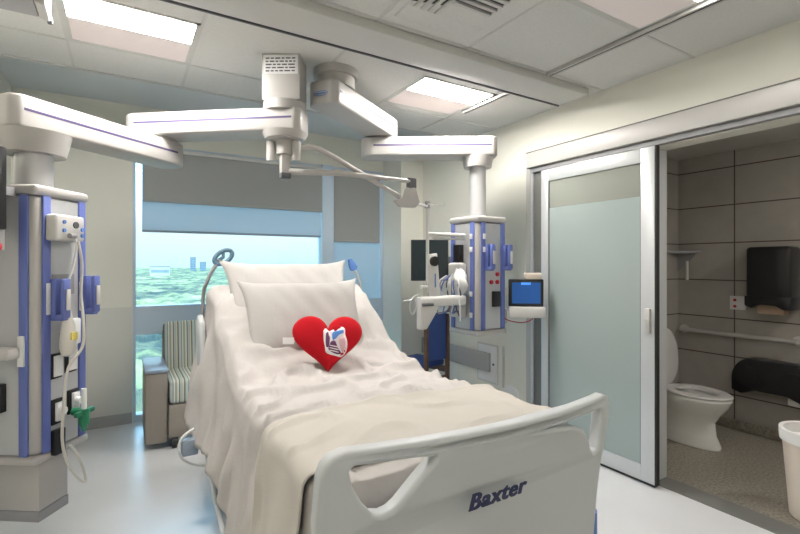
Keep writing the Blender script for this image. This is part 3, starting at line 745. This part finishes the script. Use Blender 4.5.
for k in range(9):
    x, y = -.28 - random.random() * .03, -.1 + .03 * k
    m_ = ['label', 'dgrey', 'blue', 'mgrey'][k % 4]
    MB().tube(spline([(-.25, y * .5 + .02, 1.36), (x, y, 1.30), (x + .01, y + random.uniform(-.04, .04), 1.22), (x, y + random.uniform(-.05, .05), 1.14), (x + .02, y + random.uniform(-.05, .05), 1.02 + random.random() * .08), (-.25, y * .6, 1.09)]), .0055).build('lead_wire', M[m_], t)
t = on_right('folded_gown', 'crumpled white cloth bag hanging on the right column', 'cloth bag')
m_ = MB()
rings = []
for k in range(9):
    z = 1.42 - k * .027; f_ = sin(pi * (k + .8) / 9.8)
    rings.append([(-.235 - .055 * f_ * (1 + .25 * sin(5 * a + k)) * cos(a), -.03 + .085 * f_ * (1 + .2 * sin(3 * a + k * 1.3)) * sin(a), z) for a in [2 * pi * j / 20 for j in range(20)]])
m_.loft(rings).build('bag', M['label'], t)

# ---- exam light arm under the left boom hub
t = thing('exam_light_arm', 'thin white jointed arm reaching right from under the boom hub', 'support arm', (.86, 2.79, 2.26))
def Q(x, y, z): return (x - .86, y - 2.79, z - 2.26)
MB().cyl((0, 0, -.045), (0, 0, -.003), .085, n=36).cyl((0, 0, -.13), (0, 0, -.045), .05, n=28).build('hub', M['boom'], t)
for d_ in (-.075, .06):
    MB().cyl((d_, -.04 * (1 if d_ > 0 else -1), -.17), (d_, -.04 * (1 if d_ > 0 else -1), -.05), .028, n=20).build('knuckle', M['boom'], t)
MB().box(-.03, .03, -.025, .025, -.26, -.12, bev=.01).build('drop_link', M['boom'], t)
MB().box(-.032, .032, -.028, .028, -.28, -.245, bev=.006).build('end_cap', M['dgrey'], t)
MB().tube([(.02, -.01, -.235), Q(1.20, 2.70, 2.035), Q(1.66, 2.60, 2.01)], .016, 12, rs=[.02, .018, .014]).build('lower_tube', M['boom'], t)
MB().tube(spline([(.05, -.03, -.10), (.14, -.05, -.075), (.24, -.07, -.10), (.48, -.11, -.22), Q(1.60, 2.625, 1.90)], 6), .016, 12).build('upper_tube', M['boom'], t)
MB().box(-.03, .03, -.02, .02, -.035, .035, bev=.004, mtx=Matrix.Translation(Q(1.68, 2.61, 2.0))).build('elbow_cap', M['dgrey'], t)
MB().prism([Q(1.64, 2.60, 1.97), Q(1.70, 2.58, 1.97), Q(1.735, 2.58, 1.87), Q(1.71, 2.59, 1.835), Q(1.60, 2.62, 1.835), Q(1.56, 2.64, 1.88), Q(1.62, 2.61, 1.90)], (0, .035, 0), bev=.01).build('joint_head', M['boom'], t)
MB().cyl(Q(1.71, 2.61, 1.865), Q(1.87, 2.70, 1.865), .009).build('link_pin', M['steel'], t)

# ---- lift motor top-left
t = thing('lift_motor', 'grey lift motor box with dangling cable at the top left', 'lift motor', (-.45, 2.50, ZC))
B(-.32, .13, -.095, .075, -.17, 0, bev=.008).build('housing', M['mgrey'], t)
MB().cyl((-.02, .075, -.13), (-.02, .10, -.13), .02).cyl((-.08, .075, -.13), (-.08, .082, -.13), .012).build('socket', M['black'], t)
MB().tube(spline([(-.02, .10, -.13), (-.03, .13, -.16), (-.09, .13, -.20), (-.2, .12, -.21), (-.3, .11, -.20)]), .006).build('cable', M['dgrey'], t)
MB().prism([(.13, .08, -.17), (.17, .08, -.18), (.175, .08, 0), (.13, .08, 0)], (0, -.16, 0), bev=.008).build('end_cheek', M['white'], t)
MB().box(.15, .17, .085, .17, -.15, -.13).build('strap_tab', M['dgrey'], t)

# ------------------------------------------------------------------ hospital bed
BCX = 0.98
def interp(tab, v):
    if v <= tab[0][0]: return tab[0][1]
    for (a, b), (c, d) in zip(tab, tab[1:]):
        if v <= c:
            t_ = (v - a) / (c - a); t_ = t_ * t_ * (3 - 2 * t_) * .35 + t_ * .65
            return b + (d - b) * t_
    return tab[-1][1]
TOP = [(1.10, .815), (1.20, .828), (1.9, .83), (2.15, .835), (2.35, .86), (2.5, .93), (2.75, 1.115), (3.0, 1.285), (3.08, 1.31), (3.13, 1.28)]
def top_z(y):
    return sum(interp(TOP, y + k * .03) for k in (-2, -1, 0, 1, 2)) / 5

bed = thing('hospital_bed', 'grey-white hospital bed with lettered footboard and raised back section', 'bed', (BCX, 2.1, 0))
def bp(x, y, z): return (x - BCX, y - 2.1, z)
# mattress (raised back)
rings = []
for i in range(41):
    y = 1.235 + (3.08 - 1.235) * i / 40; z = top_z(y) - .02; hw = .49
    b = z - .15
    rings.append([bp(BCX + sx * hw, y, zz_) for sx, zz_ in ((-.97, b), (-1, b + .02), (-1, z - .04), (-.92, z), (.92, z), (1, z - .04), (1, b + .02), (.97, b))])
MB().loft(rings).build('mattress', M['sheet'], bed)
m_ = MB()
m_.box(-.46, .46, 1.25 - 2.1, 2.35 - 2.1, .56, .66, bev=.01)
m_.box(-.40, .40, 1.30 - 2.1, 3.15 - 2.1, .20, .32, bev=.01)
m_.box(-.30, .30, 1.5 - 2.1, 1.7 - 2.1, .3, .58); m_.box(-.30, .30, 2.5 - 2.1, 2.7 - 2.1, .3, .58)
m_.tube([(-.46, -.80, .24), (-.47, .2, .24), (-.47, 1.0, .24)], .022)
m_.tube([(.46, -.80, .24), (.47, .2, .24), (.47, 1.0, .24)], .022)
m_.build('frame', M['bed'], bed)
MB().prism([bp(.60, 2.35, .62), bp(.60, 3.1, 1.08), bp(.60, 3.14, 1.02), bp(.60, 2.40, .56)], (.76, 0, 0), bev=.008).build('back_section', M['bed'], bed)
for sx in (-1, 1):
    for y in (1.32, 3.0):
        m_ = MB(); m_.cyl((sx * .43 - .02, y - 2.1, .065), (sx * .43 + .02, y - 2.1, .065), .065).box(sx * .43 - .03, sx * .43 + .03, y - 2.14, y - 2.06, .11, .2, bev=.01)
        m_.build('caster', M['dgrey'], bed)
# footboard
def fb_panel():
    outer = [(.42, .36), (.395, .60), (.385, .80), (.395, .92), (.405, .945), (.425, .963), (.46, .972)]
    outer += [(.71, .962), (1.0, .952), (1.25, .948), (1.50, .952), (1.545, .955), (1.575, .945), (1.585, .92), (1.575, .86), (1.535, .76), (1.52, .735)]
    outer += [(1.485, .60), (1.46, .45), (1.45, .36)]
    c1 = [(.452, .925), (.47, .938), (.60, .930), (.715, .920), (.72, .913), (.70, .895), (.65, .855), (.60, .81), (.575, .795), (.55, .79), (.52, .797), (.49, .83), (.462, .88)]
    c2 = [(1.10, .912), (1.28, .910), (1.50, .914), (1.525, .905), (1.52, .86), (1.505, .79), (1.49, .765), (1.46, .76), (1.44, .78), (1.425, .82), (1.395, .855), (1.33, .885), (1.22, .900)]
    def remap(p, d=0.0): return [(x + .024 * (1.58 - x) / 1.2 + d, z) for x, z in p]
    outer, c1, c2 = remap(outer), remap(c1, .012), remap(c2)
    def dense(p, closed=True, n=4):
        r = []
        for i in range(len(p)):
            a, b = p[i], p[(i + 1) % len(p)]
            L_ = math.dist(a, b); k_ = max(1, int(L_ / .05))
            for j in range(k_): r.append((a[0] + (b[0] - a[0]) * j / k_, a[1] + (b[1] - a[1]) * j / k_))
        return r
    cu = bpy.data.curves.new('fb', 'CURVE'); cu.dimensions = '2D'; cu.fill_mode = 'BOTH'
    for lp_ in (outer, c1, c2):
        p = dense(lp_); s_ = cu.splines.new('POLY'); s_.points.add(len(p) - 1); s_.use_cyclic_u = True
        for q, (x, z) in zip(s_.points, p): q.co = (x, z, 0, 1)
    cu.extrude = .012; cu.bevel_depth = .013; cu.bevel_resolution = 4; cu.offset = -.009
    o = bpy.data.objects.new('fbtmp', cu); col.objects.link(o)
    dg = bpy.context.evaluated_depsgraph_get(); me = bpy.data.meshes.new_from_object(o.evaluated_get(dg))
    bpy.data.objects.remove(o)
    for v in me.vertices:
        x, z, t_ = v.co
        s_ = (x - .98) / .58
        y = 1.085 - .045 * (1 - s_ * s_) + t_
        v.co = bp(x, y, z)
    me.name = 'footboard'; me.polygons.foreach_set('use_smooth', [True] * len(me.polygons)); me.set_sharp_from_angle(angle=radians(40))
    me.materials.clear(); me.materials.append(M['bed'])
    ob = bpy.data.objects.new('footboard', me); col.objects.link(ob); ob.parent = bed
    return ob
fb = fb_panel()
fb['label'] = 'grey-white footboard with handle cutouts'
# lettering
tcu = bpy.data.curves.new('txt', 'FONT'); tcu.body = 'Baxter'; tcu.size = .088; tcu.shear = .28; tcu.offset = .0016; tcu.extrude = .0012; tcu.space_character = 1.12; tcu.resolution_u = 6
to = bpy.data.objects.new('txt', tcu); col.objects.link(to)
dg = bpy.context.evaluated_depsgraph_get(); me = bpy.data.meshes.new_from_object(to.evaluated_get(dg)); bpy.data.objects.remove(to)
xs = [v.co.x for v in me.vertices]; sc_ = .232 / (max(xs) - min(xs)); x_min = min(xs)
for v in me.vertices:
    x = .852 + (v.co.x - x_min) * sc_; z = .738 + v.co.y * .74
    s_ = (x - .98) / .58
    v.co = bp(x, 1.085 - .045 * (1 - s_ * s_) - .0265 + v.co.z * -1, z)
me.name = 'lettering'; me.materials.clear(); me.materials.append(M['letter'])
bm = bmesh.new()
for dx in (-.0022, 0, .0022):
    n0 = len(bm.verts); bm.from_mesh(me); bm.verts.ensure_lookup_table()
    for v in bm.verts[n0:]: v.co.x += dx; v.co.y -= dx * .05
bm.to_mesh(me); bm.free()
lo = bpy.data.objects.new('lettering', me); col.objects.link(lo); lo.parent = fb
# blue bumper, headboard, side rails
MB().cyl((.50, 1.10 - 2.1, .42), (.50, 1.10 - 2.1, .53), .045, n=24).box(.44, .50, -1.02, -.98, .44, .50).build('bumper', M['bluelab'], bed)['label'] = 'blue bumper'
MB().box(-.46, .46, 1.13, 1.17, .55, 1.02, bev=.015).build('headboard', M['bed'], bed)
def side_rail(sx, dz, prof):
    X = sx * .555
    m_ = MB()
    m_.prism([bp(BCX + X, y, z + dz) for y, z in prof], (sx * .035, 0, 0), bev=.012, seg=3)
    return m_.build('side_rail', M['bed'], bed)
side_rail(-1, 0, [(2.93, .62), (2.92, .95), (2.97, 1.10), (3.05, 1.14), (3.11, 1.08), (3.13, .90), (3.10, .62)])
side_rail(1, -.42, [(2.45, .74), (2.50, .90), (2.90, .95), (3.06, .95), (3.06, .80), (2.80, .72)])

MB().tube(spline([bp(.41, 2.9, .45), bp(.40, 2.65, .37), bp(.40, 2.2, .20), bp(.42, 1.6, .17)]), .014).build('lower_rail', M['bed'], bed)

def sheet_surface(name, y0, y1, ny, mfun, left, right, lift, label, cat, m, seed, hwid=.525, edge_end=None):
    """draped cloth: cross-sections over the bed; left/right give hem height tables over y"""
    rows = []
    NA, NT = 26, 40
    for i in range(ny + 1):
        y = y0 + (y1 - y0) * i / ny
        z0 = top_z(y) + lift
        row = []
        r = .055
        for side in (-1, 1):
            hem = interp(left if side < 0 else right, y) + .02 * noise.noise(Vector((y * 5, seed, side)))
            drop = max(.08, (z0 - r) - hem)
            seq = []
            for k in range(NT // 2 + 1):          # top, centre outwards
                a = (hwid - r) * k / (NT // 2); seq.append((a, z0, 0, 0))
            for k in range(1, 7):
                t_ = k / 6 * pi / 2; seq.append((hwid - r + r * sin(t_), z0 - r + r * cos(t_), t_ / (pi / 2), 0))
            for k in range(1, NA + 1):
                dl = drop * k / NA
                seq.append((hwid, z0 - r - dl, 1, dl))
            pts = []
            for (a, z, e_, dl) in seq:
                fold = (.015 * sin(y * 17 + seed + 5.0 * noise.noise(Vector((y * 3, dl * 2, seed)))) + .007 * sin(y * 47 + 6 * dl + seed + 4 * noise.noise(Vector((y * 4, 0, seed))))) * min(1, dl / .30)
                fl = (.10 * dl + .16 * max(0, dl - .1) ** 1.3) + fold + (.02 * noise.noise(Vector((y * 6, dl * 5, seed + 9))) * e_)
                x = side * (a + fl)
                n1 = noise.noise(Vector((x * 3.1 + 7, y * 4.2, seed)))
                n2 = noise.noise(Vector((x * 9 + y * 5, y * 11 - x * 4, seed + 3)))
                rg = 1 - abs(noise.noise(Vector((x * 4.3 - y * 2.5, y * 3.7 + x * 2.2, seed + 5))))
                rg = max(0, rg - .80) * .10
                n3 = noise.noise(Vector((x * 5 + y * 9, y * 6 - x * 13, seed + 12)))
                dz = (.012 * n1 + .008 * n2 + .006 * n3 + rg * 1.5) * (1 if e_ < .5 else .3) * mfun(x, y)
                crown = .012 * (1 - (a / hwid) ** 2) if dl == 0 else 0
                pts.append(Vector((BCX + x, y + .01 * n2 * e_, z + dz + crown)))
            if side < 0: row = list(reversed(pts))
            else: row += pts[1:]
        if edge_end: row = [edge_end(p, i / ny) for p in row]
        rows.append(row)
    bm = bmesh.new()
    rv = [[bm.verts.new(p) for p in r_] for r_ in rows]
    for a, b in zip(rv, rv[1:]):
        for k in range(len(a) - 1): bm.faces.new((a[k], b[k], b[k + 1], a[k + 1]))
    me = bpy.data.meshes.new(name); bm.to_mesh(me); bm.free()
    me.polygons.foreach_set('use_smooth', [True] * len(me.polygons)); me.materials.append(m)
    o = bpy.data.objects.new(name, me); col.objects.link(o)
    sd = o.modifiers.new('thick', 'SOLIDIFY'); sd.thickness = .006; sd.offset = 1
    return tag(o, label, cat)
def foot_drop(p, t_):
    q = p.copy()
    if t_ < .012: q.z -= .22 * (.012 - t_) / .012
    return q
ML = [(1.14, .30), (1.7, .24), (2.0, .26), (2.2, .36), (2.45, .42), (2.75, .46), (2.95, .52), (3.12, .75)]
MR = [(1.14, .40), (2.2, .40), (2.5, .48), (3.12, .85)]
sheet_surface('bed_sheet', 1.125, 3.12, 150, lambda x, y: .5 + .45 * min(1, max(0, (y - 1.66) / .15)) + .4 * max(0, 1 - abs(y - 2.2) / .5), ML, MR, .006,
              'rumpled white bed sheet hanging over both sides of the bed', 'bed sheet', M['sheet'], 3.0, edge_end=foot_drop)
BL = [(1.2, .22), (1.9, .20)]; BR = [(1.2, .45), (1.9, .45)]
def bl_shape(p, t_):
    # the folded-back edge runs slightly askew, the foot edge curves down
    x = p.x - BCX
    s_ = x / .55
    yo = (.06 * (1 - s_ * s_) + .04 * max(-1.6, min(1, -s_))) if abs(s_) < 1.6 else -.04
    q = p.copy()
    q.y += t_ * yo - (1 - t_) * (.045 if s_ > -.85 else .045 * max(0, (1.1 + s_) / .25))
    q.z += .010 * math.exp(-((1 - t_) / .05) ** 2) - .006 * max(0, (t_ - .985) / .015)
    return q
sheet_surface('blanket', 1.275, 1.66, 60, lambda x, y: .5, BL, BR, .024,
              'cream blanket folded across the foot half of the bed', 'blanket', M['blanket'], 3.0, hwid=.545, edge_end=bl_shape)

# ------------------------------------------------------------------ pillows
def pillow(name, label, cat, wdt, hgt, th, loc, rx, rz, m, seed, ry=0.0, corner=.05):
    bm = bmesh.new(); N = 34
    def P_(u, v, side):
        # u, v in -1..1
        ex = (1 - abs(u) ** 3.2); ey = (1 - abs(v) ** 3.2)
        t_ = th / 2 * max(0, ex * ey) ** .55
        pin = 1 - .07 * (1 - abs(v) ** 2) * abs(u) ** 4; pin2 = 1 - .07 * (1 - abs(u) ** 2) * abs(v) ** 4
        x = u * wdt / 2 * pin; y = v * hgt / 2 * pin2
        cr = (abs(u) * abs(v)) ** 6 * corner
        x += math.copysign(cr, u); y += math.copysign(cr, v)
        n1 = noise.noise(Vector((x * 5, y * 5, seed))) * .014 + noise.noise(Vector((x * 14 + y * 9, y * 4, seed + side))) * .006
        return Vector((x, y, side * (t_ + n1 * min(1, t_ / (th * .2)))))
    g_ = {}
    for s_ in (1, -1):
        for i in range(N + 1):
            for j in range(N + 1):
                if s_ == -1 and (i in (0, N) or j in (0, N)): g_[s_, i, j] = g_[1, i, j]; continue
                g_[s_, i, j] = bm.verts.new(P_(-1 + 2 * i / N, -1 + 2 * j / N, s_))
        for i in range(N):
            for j in range(N):
                q = (g_[s_, i, j], g_[s_, i + 1, j], g_[s_, i + 1, j + 1], g_[s_, i, j + 1])
                bm.faces.new(q if s_ == 1 else tuple(reversed(q)))
    me = bpy.data.meshes.new(name); bm.to_mesh(me); bm.free()
    me.polygons.foreach_set('use_smooth', [True] * len(me.polygons)); me.materials.append(m)
    o = bpy.data.objects.new(name, me); col.objects.link(o)
    o.matrix_world = Matrix.Translation(loc) @ Matrix.Rotation(radians(rz), 4, 'Z') @ Matrix.Rotation(radians(ry), 4, 'Y') @ Matrix.Rotation(radians(rx), 4, 'X')
    return tag(o, label, cat, 'bed pillows')
pillow('pillow', 'rear white pillow with pointed top-left corner, behind the other pillow', 'pillow', .82, .50, .15, (.945, 2.91, 1.24), 60, -1, M['pillow'], 5.0, corner=.03)
pillow('pillow', 'front white pillow that the red heart leans on', 'pillow', .74, .50, .17, (.955, 2.66, 1.12), 60, -1, M['pillow'], 8.0, corner=.02)

# ------------------------------------------------------------------ heart
ht = thing('heart_pillow', 'red plush heart pillow with a printed heart emblem', 'heart pillow', (.972, 2.365, 1.008))
HM = Matrix.Rotation(radians(-12), 4, 'Z') @ Matrix.Rotation(radians(72), 4, 'X') @ Matrix.Rotation(radians(-3), 4, 'Z')
def heart_r(a):
    x = 16 * sin(a) ** 3; y = 13 * cos(a) - 5 * cos(2 * a) - 2 * cos(3 * a) - cos(4 * a)
    y = (y + 2.0) / 15 * .166
    return x / 17 * .208, (y if y > 0 else y * 1.02)
bm = bmesh.new(); NA, NR = 96, 18; TH = .055
def hz(f_): return TH * (1 - f_ ** 2.6) ** .55
rows = {}
for s_ in (1, -1):
    c_ = bm.verts.new(HM @ Vector((0, 0, s_ * TH)))
    prev = None
    for j in range(1, NR + 1):
        f_ = j / NR
        if j == NR and s_ == -1: ring = rows['rim']
        else:
            ring = []
            for k in range(NA):
                x, y = heart_r(2 * pi * k / NA)
                dent = 1 - .35 * math.exp(-((x * f_) / .03) ** 2) * max(0, min(1, (y * f_) / .09)) * f_
                ring.append(bm.verts.new(HM @ Vector((x * f_, y * f_, s_ * hz(f_) * dent))))
        if j == NR and s_ == 1: rows['rim'] = ring
        for k in range(NA):
            k2 = (k + 1) % NA
            if prev is None: bm.faces.new((c_, ring[k], ring[k2]))
            else: bm.faces.new((prev[k], ring[k], ring[k2], prev[k2]))
        prev = ring
bmesh.ops.recalc_face_normals(bm, faces=bm.faces)
me = bpy.data.meshes.new('plush_body'); bm.to_mesh(me); bm.free()
me.polygons.foreach_set('use_smooth', [True] * len(me.polygons)); me.materials.append(M['heart'])
o = bpy.data.objects.new('plush_body', me); col.objects.link(o); o.parent = ht
def surf(x, y, up):
    # find height of plush front at (x,y)
    best = 1.0
    a = math.atan2(x, y)
    lo_, hi_ = 0.0, 1.0
    # radial factor by search on ring polygon distance
    bd = None
    for k in range(NA):
        hx, hy = heart_r(2 * pi * k / NA)
        if hx * x + hy * y > 0:
            c_ = abs(hx * y - hy * x) / max(1e-6, math.hypot(hx, hy))
            if bd is None or c_ < bd: bd = c_; best = math.hypot(x, y) / math.hypot(hx, hy)
    best = min(best, .98)
    dent = 1 - .35 * math.exp(-(x / .03) ** 2) * max(0, min(1, y / .09)) * best
    return HM @ Vector((x, y, hz(best) * dent + up))
EX, EY = .032, .002
def patch(name, pts, m, up, parent):
    sp_ = spline([(x, y, 0) for x, y in (pts + pts[:1])], 5)[:-1]
    pts = [(p.x * 1.06, p.y * 1.1) for p in sp_]
    bm = bmesh.new()
    cx_ = sum(p[0] for p in pts) / len(pts); cy_ = sum(p[1] for p in pts) / len(pts)
    c_ = bm.verts.new(surf(EX + cx_, EY + cy_, up)); prev = None
    for f_ in (.35, .7, 1.0):
        ring = [bm.verts.new(surf(EX + cx_ + (x - cx_) * f_, EY + cy_ + (y - cy_) * f_, up)) for x, y in pts]
        for k in range(len(ring)):
            k2 = (k + 1) % len(ring)
            if prev is None: bm.faces.new((c_, ring[k], ring[k2]))
            else: bm.faces.new((prev[k], ring[k], ring[k2], prev[k2]))
        prev = ring
    me = bpy.data.meshes.new(name); bm.to_mesh(me); bm.free(); me.materials.append(m)
    me.polygons.foreach_set('use_smooth', [True] * len(me.polygons))
    o = bpy.data.objects.new(name, me); col.objects.link(o); o.parent = parent
    sd = o.modifiers.new('t', 'SOLIDIFY'); sd.thickness = .0012; sd.offset = 0
    return o
emb = patch('emblem', [(-.062, .055), (-.05, .068), (-.03, .055), (-.01, .062), (.0, .052), (.03, .075), (.05, .066), (.052, .035), (.062, .0), (.06, -.045), (.035, -.072), (.0, -.068), (-.03, -.062), (-.05, -.05), (-.056, -.02), (-.062, .01)], M['org_white'], .002, ht)
emb['label'] = 'printed anatomical heart patch'
patch('emblem_vessel', [(-.03, .06), (-.02, .078), (.01, .085), (.03, .078), (.02, .066), (-.005, .064)], M['heart'], .0025, emb)
patch('emblem_chamber', [(-.05, .04), (-.04, .05), (-.03, .03), (-.035, -.02), (-.048, -.025), (-.052, .0)], M['org_dark'], .004, emb)
patch('emblem_artery', [(-.018, .035), (-.01, .05), (.015, .055), (.04, .06), (.042, .045), (.02, .035), (.0, .015), (-.015, .01)], M['org_blue'], .004, emb)
patch('emblem_muscle', [(-.025, .0), (-.005, .005), (.012, -.03), (.03, -.055), (.005, -.06), (-.03, -.045), (-.038, -.03)], M['org_dark'], .004, emb)
patch('emblem_lobe', [(.02, .02), (.045, .025), (.052, -.005), (.045, -.045), (.035, -.05), (.02, -.015)], M['org_pink'], .004, emb)
for k in range(3):
    yy = -.02 - k * .012
    patch('emblem_line', [(-.03, yy), (-.03, yy + .004), (.012, yy - .004), (.012, yy - .009)], M['org_white'], .0055, emb)
mt_ = MB(); mt_.box(-.245, -.185, -.002, .034, -.002, .002, mtx=HM)
mt_.build('care_tag', M['label'], ht)['label'] = 'white cloth tag'

# ---- blue loops at the bed head
t = thing('grab_loop', 'blue-grey looped handle on a curved stalk at the left bed head', 'loop handle', (.46, 3.15, 1.03))
pts = spline([(-.02, .05, .0), (-.015, .03, .22), (.0, .0, .30), (.035, -.01, .38), (.065, -.01, .425)])
MB().tube(pts, .012).build('stalk', M['mgrey'], t)
LM = Matrix.Translation((.10, -.01, .465)) @ Matrix.Rotation(radians(-35), 4, 'Y')
lp_ = [LM @ Vector((.062 * cos(2 * pi * k / 28), 0, .036 * sin(2 * pi * k / 28))) for k in range(29)]
MB().tube(lp_, .014).tube([LM @ Vector((-.06, 0, 0)), LM @ Vector((.0, 0, .0)), LM @ Vector((.02, 0, .03))], .011).build('loop', M['loop'], t)
t = thing('cord_clip', 'blue clip on a grey curved cord at the right bed head', 'clip', (1.50, 3.15, 1.1))
MB().tube(spline([(.05, -.02, .0), (.06, -.01, .12), (.06, 0, .2), (.03, 0, .27), (.01, 0, .30)]), .012).build('cord', M['shaft'], t)
MB().prism([(-.035, 0, .385), (-.01, 0, .395), (.04, 0, .33), (.025, 0, .29), (-.015, 0, .30), (-.03, 0, .34)], (0, .03, 0), bev=.006).build('clip_body', M['bluelab'], t)
t = thing('nurse_call_remote', 'blue-grey call remote on a white looped cord left of the bed sheet', 'cord', (.31, 2.75, .45))
MB().tube(spline([(.03, .02, .08), (-.03, 0, .05), (-.05, 0, -.01), (-.03, 0, -.07), (.02, 0, -.11), (.08, -.02, -.12)]), .008).build('cord', M['label'], t)
B(-.035, .05, -.01, .05, -.06, .03, bev=.012).build('controller', M['tray'], t)

# ------------------------------------------------------------------ recliner by the window
t = thing('recliner', 'taupe recliner with striped cushions and grey arm trays by the window', 'recliner chair', (.57, 4.05, 0), 0)
def armbox(x0, x1):
    MB().box(x0, x1, -.05, .52, .05, .60, bev=.012).build('arm_panel', M['taupe'], t)
    o = MB().box(x0 - .004, x1 + .006, -.06, .52, .60, .628, bev=.01).build('arm_tray', M['tray'], t); o['label'] = 'grey-blue arm tray'
armbox(-.425, -.27); armbox(.27, .425)
B(-.265, .265, -.075, .48, .08, .345, bev=.012).build('base_panel', M['taupe'], t)
B(-.262, .262, -.085, .45, .348, .535, bev=.035, seg=4).build('seat_cushion', M['stripes'], t)['label'] = 'striped seat cushion'
MB().box(-.265, .265, -.06, .09, .0, .50, bev=.04, seg=4, mtx=Matrix.Translation((0, .44, .44)) @ Matrix.Rotation(radians(-8), 4, 'X')).build('back_cushion', M['stripes'], t)['label'] = 'striped back cushion'
B(-.27, .27, .53, .60, .3, .86, bev=.02).build('back_panel', M['taupe'], t)
for x in (-.22, .22):
    for y in (-.03, .40):
        m_ = MB(); m_.cyl((x - .022, y - .03, .045), (x + .022, y - .03, .045), .044).box(x - .015, x + .015, y - .02, y + .02, .05, .09)
        m_.build('caster', M['black'], t)

# ------------------------------------------------------------------ blue side chair
t = thing('side_chair', 'blue upholstered chair with dark wood legs in the far right corner', 'chair', (2.60, 3.84, 0), 12)
B(-.14, .14, -.215, -.175, .50, .97, bev=.02, seg=3).build('backrest', M['chairblue'], t)
B(-.155, .155, -.17, .22, .43, .49, bev=.02, seg=3).build('seat', M['chairblue'], t)
for x in (-.155, .155):
    B(x - .016, x + .016, -.225, -.185, 0, .95, bev=.005).build('leg', M['wood'], t)
    B(x - .016, x + .016, .18, .215, 0, .47, bev=.005).build('leg', M['wood'], t)
    B(x - .01, x + .01, -.19, .19, .36, .42).build('side_rail', M['wood'], t)
B(-.15, .15, -.215, -.195, .30, .34).build('stretcher', M['wood'], t)

# ------------------------------------------------------------------ outside: tree cover and far buildings
GZ = -34.0
bm = bmesh.new(); NR, NA = 200, 230
rv = []
for i in range(NR + 1):
    r = 25 * (4500 / 25) ** (i / NR)
    row = []
    for j in range(NA + 1):
        a = radians(60 + 75 * j / NA)
        x, y = r * cos(a), r * sin(a)
        amp = min(1, r / 60)
        n1 = noise.noise(Vector((x / 14, y / 14, 1))) + .6 * noise.noise(Vector((x / 6, y / 6, 4)))
        n2 = noise.noise(Vector((x / 160, y / 160, 7)))
        row.append(bm.verts.new((x, y, GZ + 3.2 * n1 + 3 * n2)))
    rv.append(row)
for a, b in zip(rv, rv[1:]):
    for k in range(NA): bm.faces.new((a[k], b[k], b[k + 1], a[k + 1]))
bmesh.ops.recalc_face_normals(bm, faces=bm.faces)
me = bpy.data.meshes.new('tree_cover'); bm.to_mesh(me); bm.free(); me.materials.append(M['trees'])
if me.polygons[0].normal.z < 0: me.flip_normals()
o = bpy.data.objects.new('tree_cover', me); col.objects.link(o)
tag(o, 'green tree-covered land stretching to the horizon outside the window', 'trees', kind='stuff')
def building(label, px, dist, wd, ht_, dp, m, floors=3, z0=None, grp='far buildings beyond the trees'):
    a = pi / 2 - (math.atan((px - 400) / 455.0) + YAW)
    x, y = dist * cos(a), dist * sin(a)
    t = thing('far_building', label, 'building', (x, y, GZ + 1), math.degrees(a) - 90, grp)
    B(-wd / 2, wd / 2, -dp / 2, dp / 2, 0, ht_).build('wall', m, t)
    B(-wd / 2 - 1, wd / 2 + 1, -dp / 2 - 1, dp / 2 + 1, ht_, ht_ + 1.5).build('roof', M['citygrey'], t)
    for f_ in range(floors):
        z = ht_ * (f_ + .35) / floors
        B(-wd / 2 * .92, wd / 2 * .92, -dp / 2 - .3, -dp / 2, z, z + ht_ / floors * .35).build('window_band', M['bwin'], t)
building('broad low white building among the trees left of the window view', 160, 1500, 50, 26, 30, M['concrete'], 1)
building('tall grey tower on the horizon left of the blue loop handle', 193, 2600, 26, 68, 40, M['citygrey'], 6)
building('shorter grey tower beside the tall one on the horizon', 203, 2600, 30, 44, 40, M['citygrey'], 5)
building('long pale low building near the horizon right of the blue loop', 285, 1900, 90, 28, 40, M['concrete'], 2)
building('small white building further right below the sheer shade', 310, 1400, 30, 24, 25, M['concrete'], 2)
